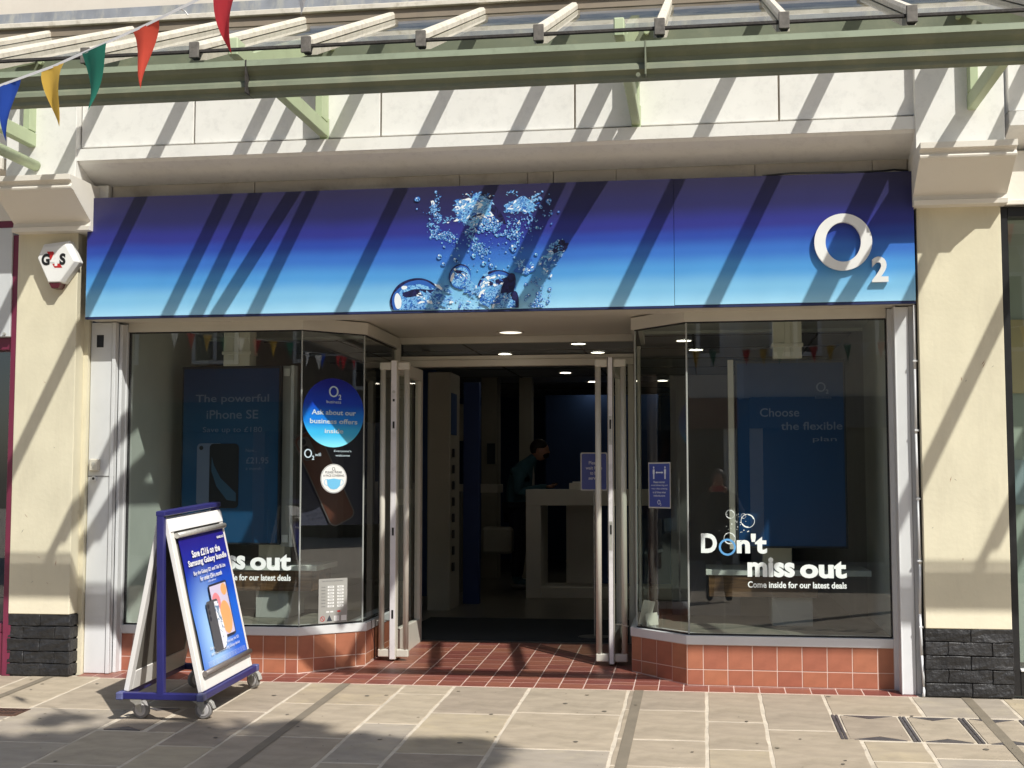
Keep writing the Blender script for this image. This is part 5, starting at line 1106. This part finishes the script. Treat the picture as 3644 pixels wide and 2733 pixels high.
# ================================================================== ACROSS THE STREET (mirrored in the glass)
def terrace(x0, x1, label, c, hgt, nwin, shopc):
    t = thing('terrace_building', label, 'building', ((x0 + x1) / 2, -17, gz(-17)), 'buildings across the street'); z0 = gz(-17); Mw = mat('render_' + str(len(label)), c, .8, bump=.002, bscale=30)
    b = MB(); w = (x1 - x0)
    b.box(x0, x1, -19, -17.0, z0 + 3.2, z0 + hgt); b.build('wall', Mw, t)
    b = MB(); b.prism([(-16.8, z0 + hgt), (-16.8, z0 + hgt + .15), (-18, z0 + hgt + 1.4), (-19.2, z0 + hgt)], 0, x0, x1); b.build('roof', mat('slate', (.07, .07, .08, 1), .7), t)
    b = MB(); b.box(x0 + .1, x1 - .1, -17, -16.88, z0 + 2.6, z0 + 3.2); b.build('shop_fascia', mat('shop_' + str(len(label)), shopc, .5), t, bevel=.01)
    for k in range(4):
        xx = x0 + .1 + (w - .5) * k / 3; b = MB(); b.box(xx, xx + .25, -17.2, -16.95, z0, z0 + 2.6); b.build('shop_pier', Mw, t)
    b = MB(); b.box(x0, x1, -17.9, -17.7, z0, z0 + 3.2); b.build('shop_window', mat('dark_window', (.02, .025, .03, 1), .1), t)
    for fl_ in range(int((hgt - 3.6) // 2.4)):
        for k in range(nwin):
            xx = x0 + w * (k + .5) / nwin - .5; zz = z0 + 4.0 + fl_ * 2.5
            f = MB(); f.box(xx, xx + 1, -17, -16.96, zz, zz + 1.5); fr_ = f.build('window', M_white, t); f = MB(); f.box(xx + .08, xx + .46, -16.96, -16.955, zz + .08, zz + 1.42); f.box(xx + .54, xx + .92, -16.96, -16.955, zz + .08, zz + 1.42); f.build('pane', mat('dark_window', (.02, .025, .03, 1), .1), fr_)
terrace(-13, -6.5, 'brown brick terrace with white windows across the street, mirrored in the glass', (.20, .12, .08, 1), 8.4, 3, (.03, .05, .03, 1))
terrace(-6.5, .5, 'pale grey rendered terrace across the street, mirrored in the glass', (.74, .72, .66, 1), 9.2, 4, (.12, .02, .02, 1))
terrace(.5, 8.5, 'cream rendered terrace across the street, mirrored in the glass', (.62, .56, .44, 1), 8.8, 4, (.04, .05, .08, 1))
def street_end(x, label, c, face):
    t = thing('terrace_building', label, 'building', (x, -8, gz(-8)), 'buildings closing the street'); z0 = gz(-8); Mw = mat('end_wall', c, .8, bump=.002, bscale=30); x1 = x - face * 2
    a, b_ = sorted((x, x1)); b = MB(); b.box(a, b_, -24, 6, z0 + 3.1, z0 + 10); b.build('wall', Mw, t)
    b = MB(); b.box(*sorted((x - face * .6, x1)), -24, 6, z0, z0 + 3.1); b.build('shop_window', mat('dark_window', (.02, .025, .03, 1), .1), t)
    for k in range(11):
        y_ = -23.6 + k * 2.8; b = MB(); b.box(*sorted((x + face * .06, x - face * .8)), y_, y_ + .5, z0, z0 + 3.1); b.build('shop_pier', Mw, t)
        for f_ in range(2):
            zz = z0 + 4.1 + f_ * 2.7; f = MB(); f.box(*sorted((x, x + face * .06)), y_ + .9, y_ + 2.0, zz, zz + 1.6); fr_ = f.build('window', M_white, t); f = MB(); f.box(*sorted((x + face * .06, x + face * .07)), y_ + 1.0, y_ + 1.9, zz + .1, zz + 1.5); f.build('pane', mat('dark_window', (.02, .025, .03, 1), .1), fr_)
street_end(24, 'brown brick building closing the street to the right, mirrored in the angled left pane', (.16, .12, .09, 1), -1)
street_end(-26, 'dark brick building closing the street to the left, mirrored in the angled right pane', (.10, .075, .06, 1), 1)
bunting('string of flags hung lengthways down the street to the right', (5, -7.5, 4.6), (18, -2.0, 4.2), .6, ['red', 'yellow', 'white', 'blue', 'red'], gap=.5, group='bunting strings over the street')
bunting('string of flags crossing the street farther to the right', (9, -11, 4.5), (15, -.5, 4.0), .5, ['white', 'red', 'yellow', 'orange'], gap=.5, group='bunting strings over the street')
# tree behind the photographer whose crown shades the bottom left of the pavement
tree = thing('street_tree', 'young broad leaved street tree behind the photographer, casting the soft shadow at bottom left', 'tree', (3.5, -9.3, gz(-9)))
b = MB(); zt = gz(-9); b.cyl((3.5, -9.3, zt), (3.45, -9.25, zt + 3.6), .12, .09, n=12); b.cyl((3.45, -9.25, zt + 3.6), (3.5, -9.1, 9.2), .09, .03, n=10)
rnd = random.Random(21); ends = []
for k in range(14):
    a = rnd.uniform(0, 6.28); z_ = rnd.uniform(4.2, 8); L = rnd.uniform(.6, 1.3); e = (3.5 + L * math.cos(a), -9.15 + L * math.sin(a), z_ + rnd.uniform(.3, .9)); b.cyl((3.47, -9.2, z_), e, .035, .012, n=6); ends.append(e)
b.build('trunk', mat('bark', (.09, .07, .05, 1), .9, bump=.004, bscale=20), tree)
b = MB(); cl = [((2.9, -8.4, 8.5), 1.1), ((2.1, -8.35, 8.3), .85), ((3.6, -8.2, 8.4), .8), ((2.9, -9.2, 8.3), 1.1), ((1.5, -8.25, 8.4), .6), ((4.1, -8.9, 8.0), .8), ((1.3, -8.9, 8.2), .7), ((4.2, -7.75, 8.5), .30), ((3.3, -7.45, 8.6), .20), ((2.5, -7.5, 8.5), .25), ((1.9, -7.35, 8.6), .16), ((1.2, -7.6, 8.4), .25)]
for c, r in cl:
    for k in range(int(1500 * r * r)):
        d = Vector((rnd.gauss(0, 1), rnd.gauss(0, 1), rnd.gauss(0, 1))).normalized() * r * rnd.random() ** .4; p = Vector(c) + Vector((d.x, d.y, d.z * .6)); u = Vector((rnd.gauss(0, 1), rnd.gauss(0, 1), rnd.gauss(0, .5))).normalized(); w = u.orthogonal().normalized(); s_ = rnd.uniform(.07, .13)
        b.add([p - u * s_, p + w * s_ * .5, p + u * s_, p - w * s_ * .5], [(0, 1, 2, 3)])
lf = b.build('foliage', mat('leaf', (.05, .10, .025, 1), .6, var=.3), tree, fix=False); lf['kind'] = 'stuff'
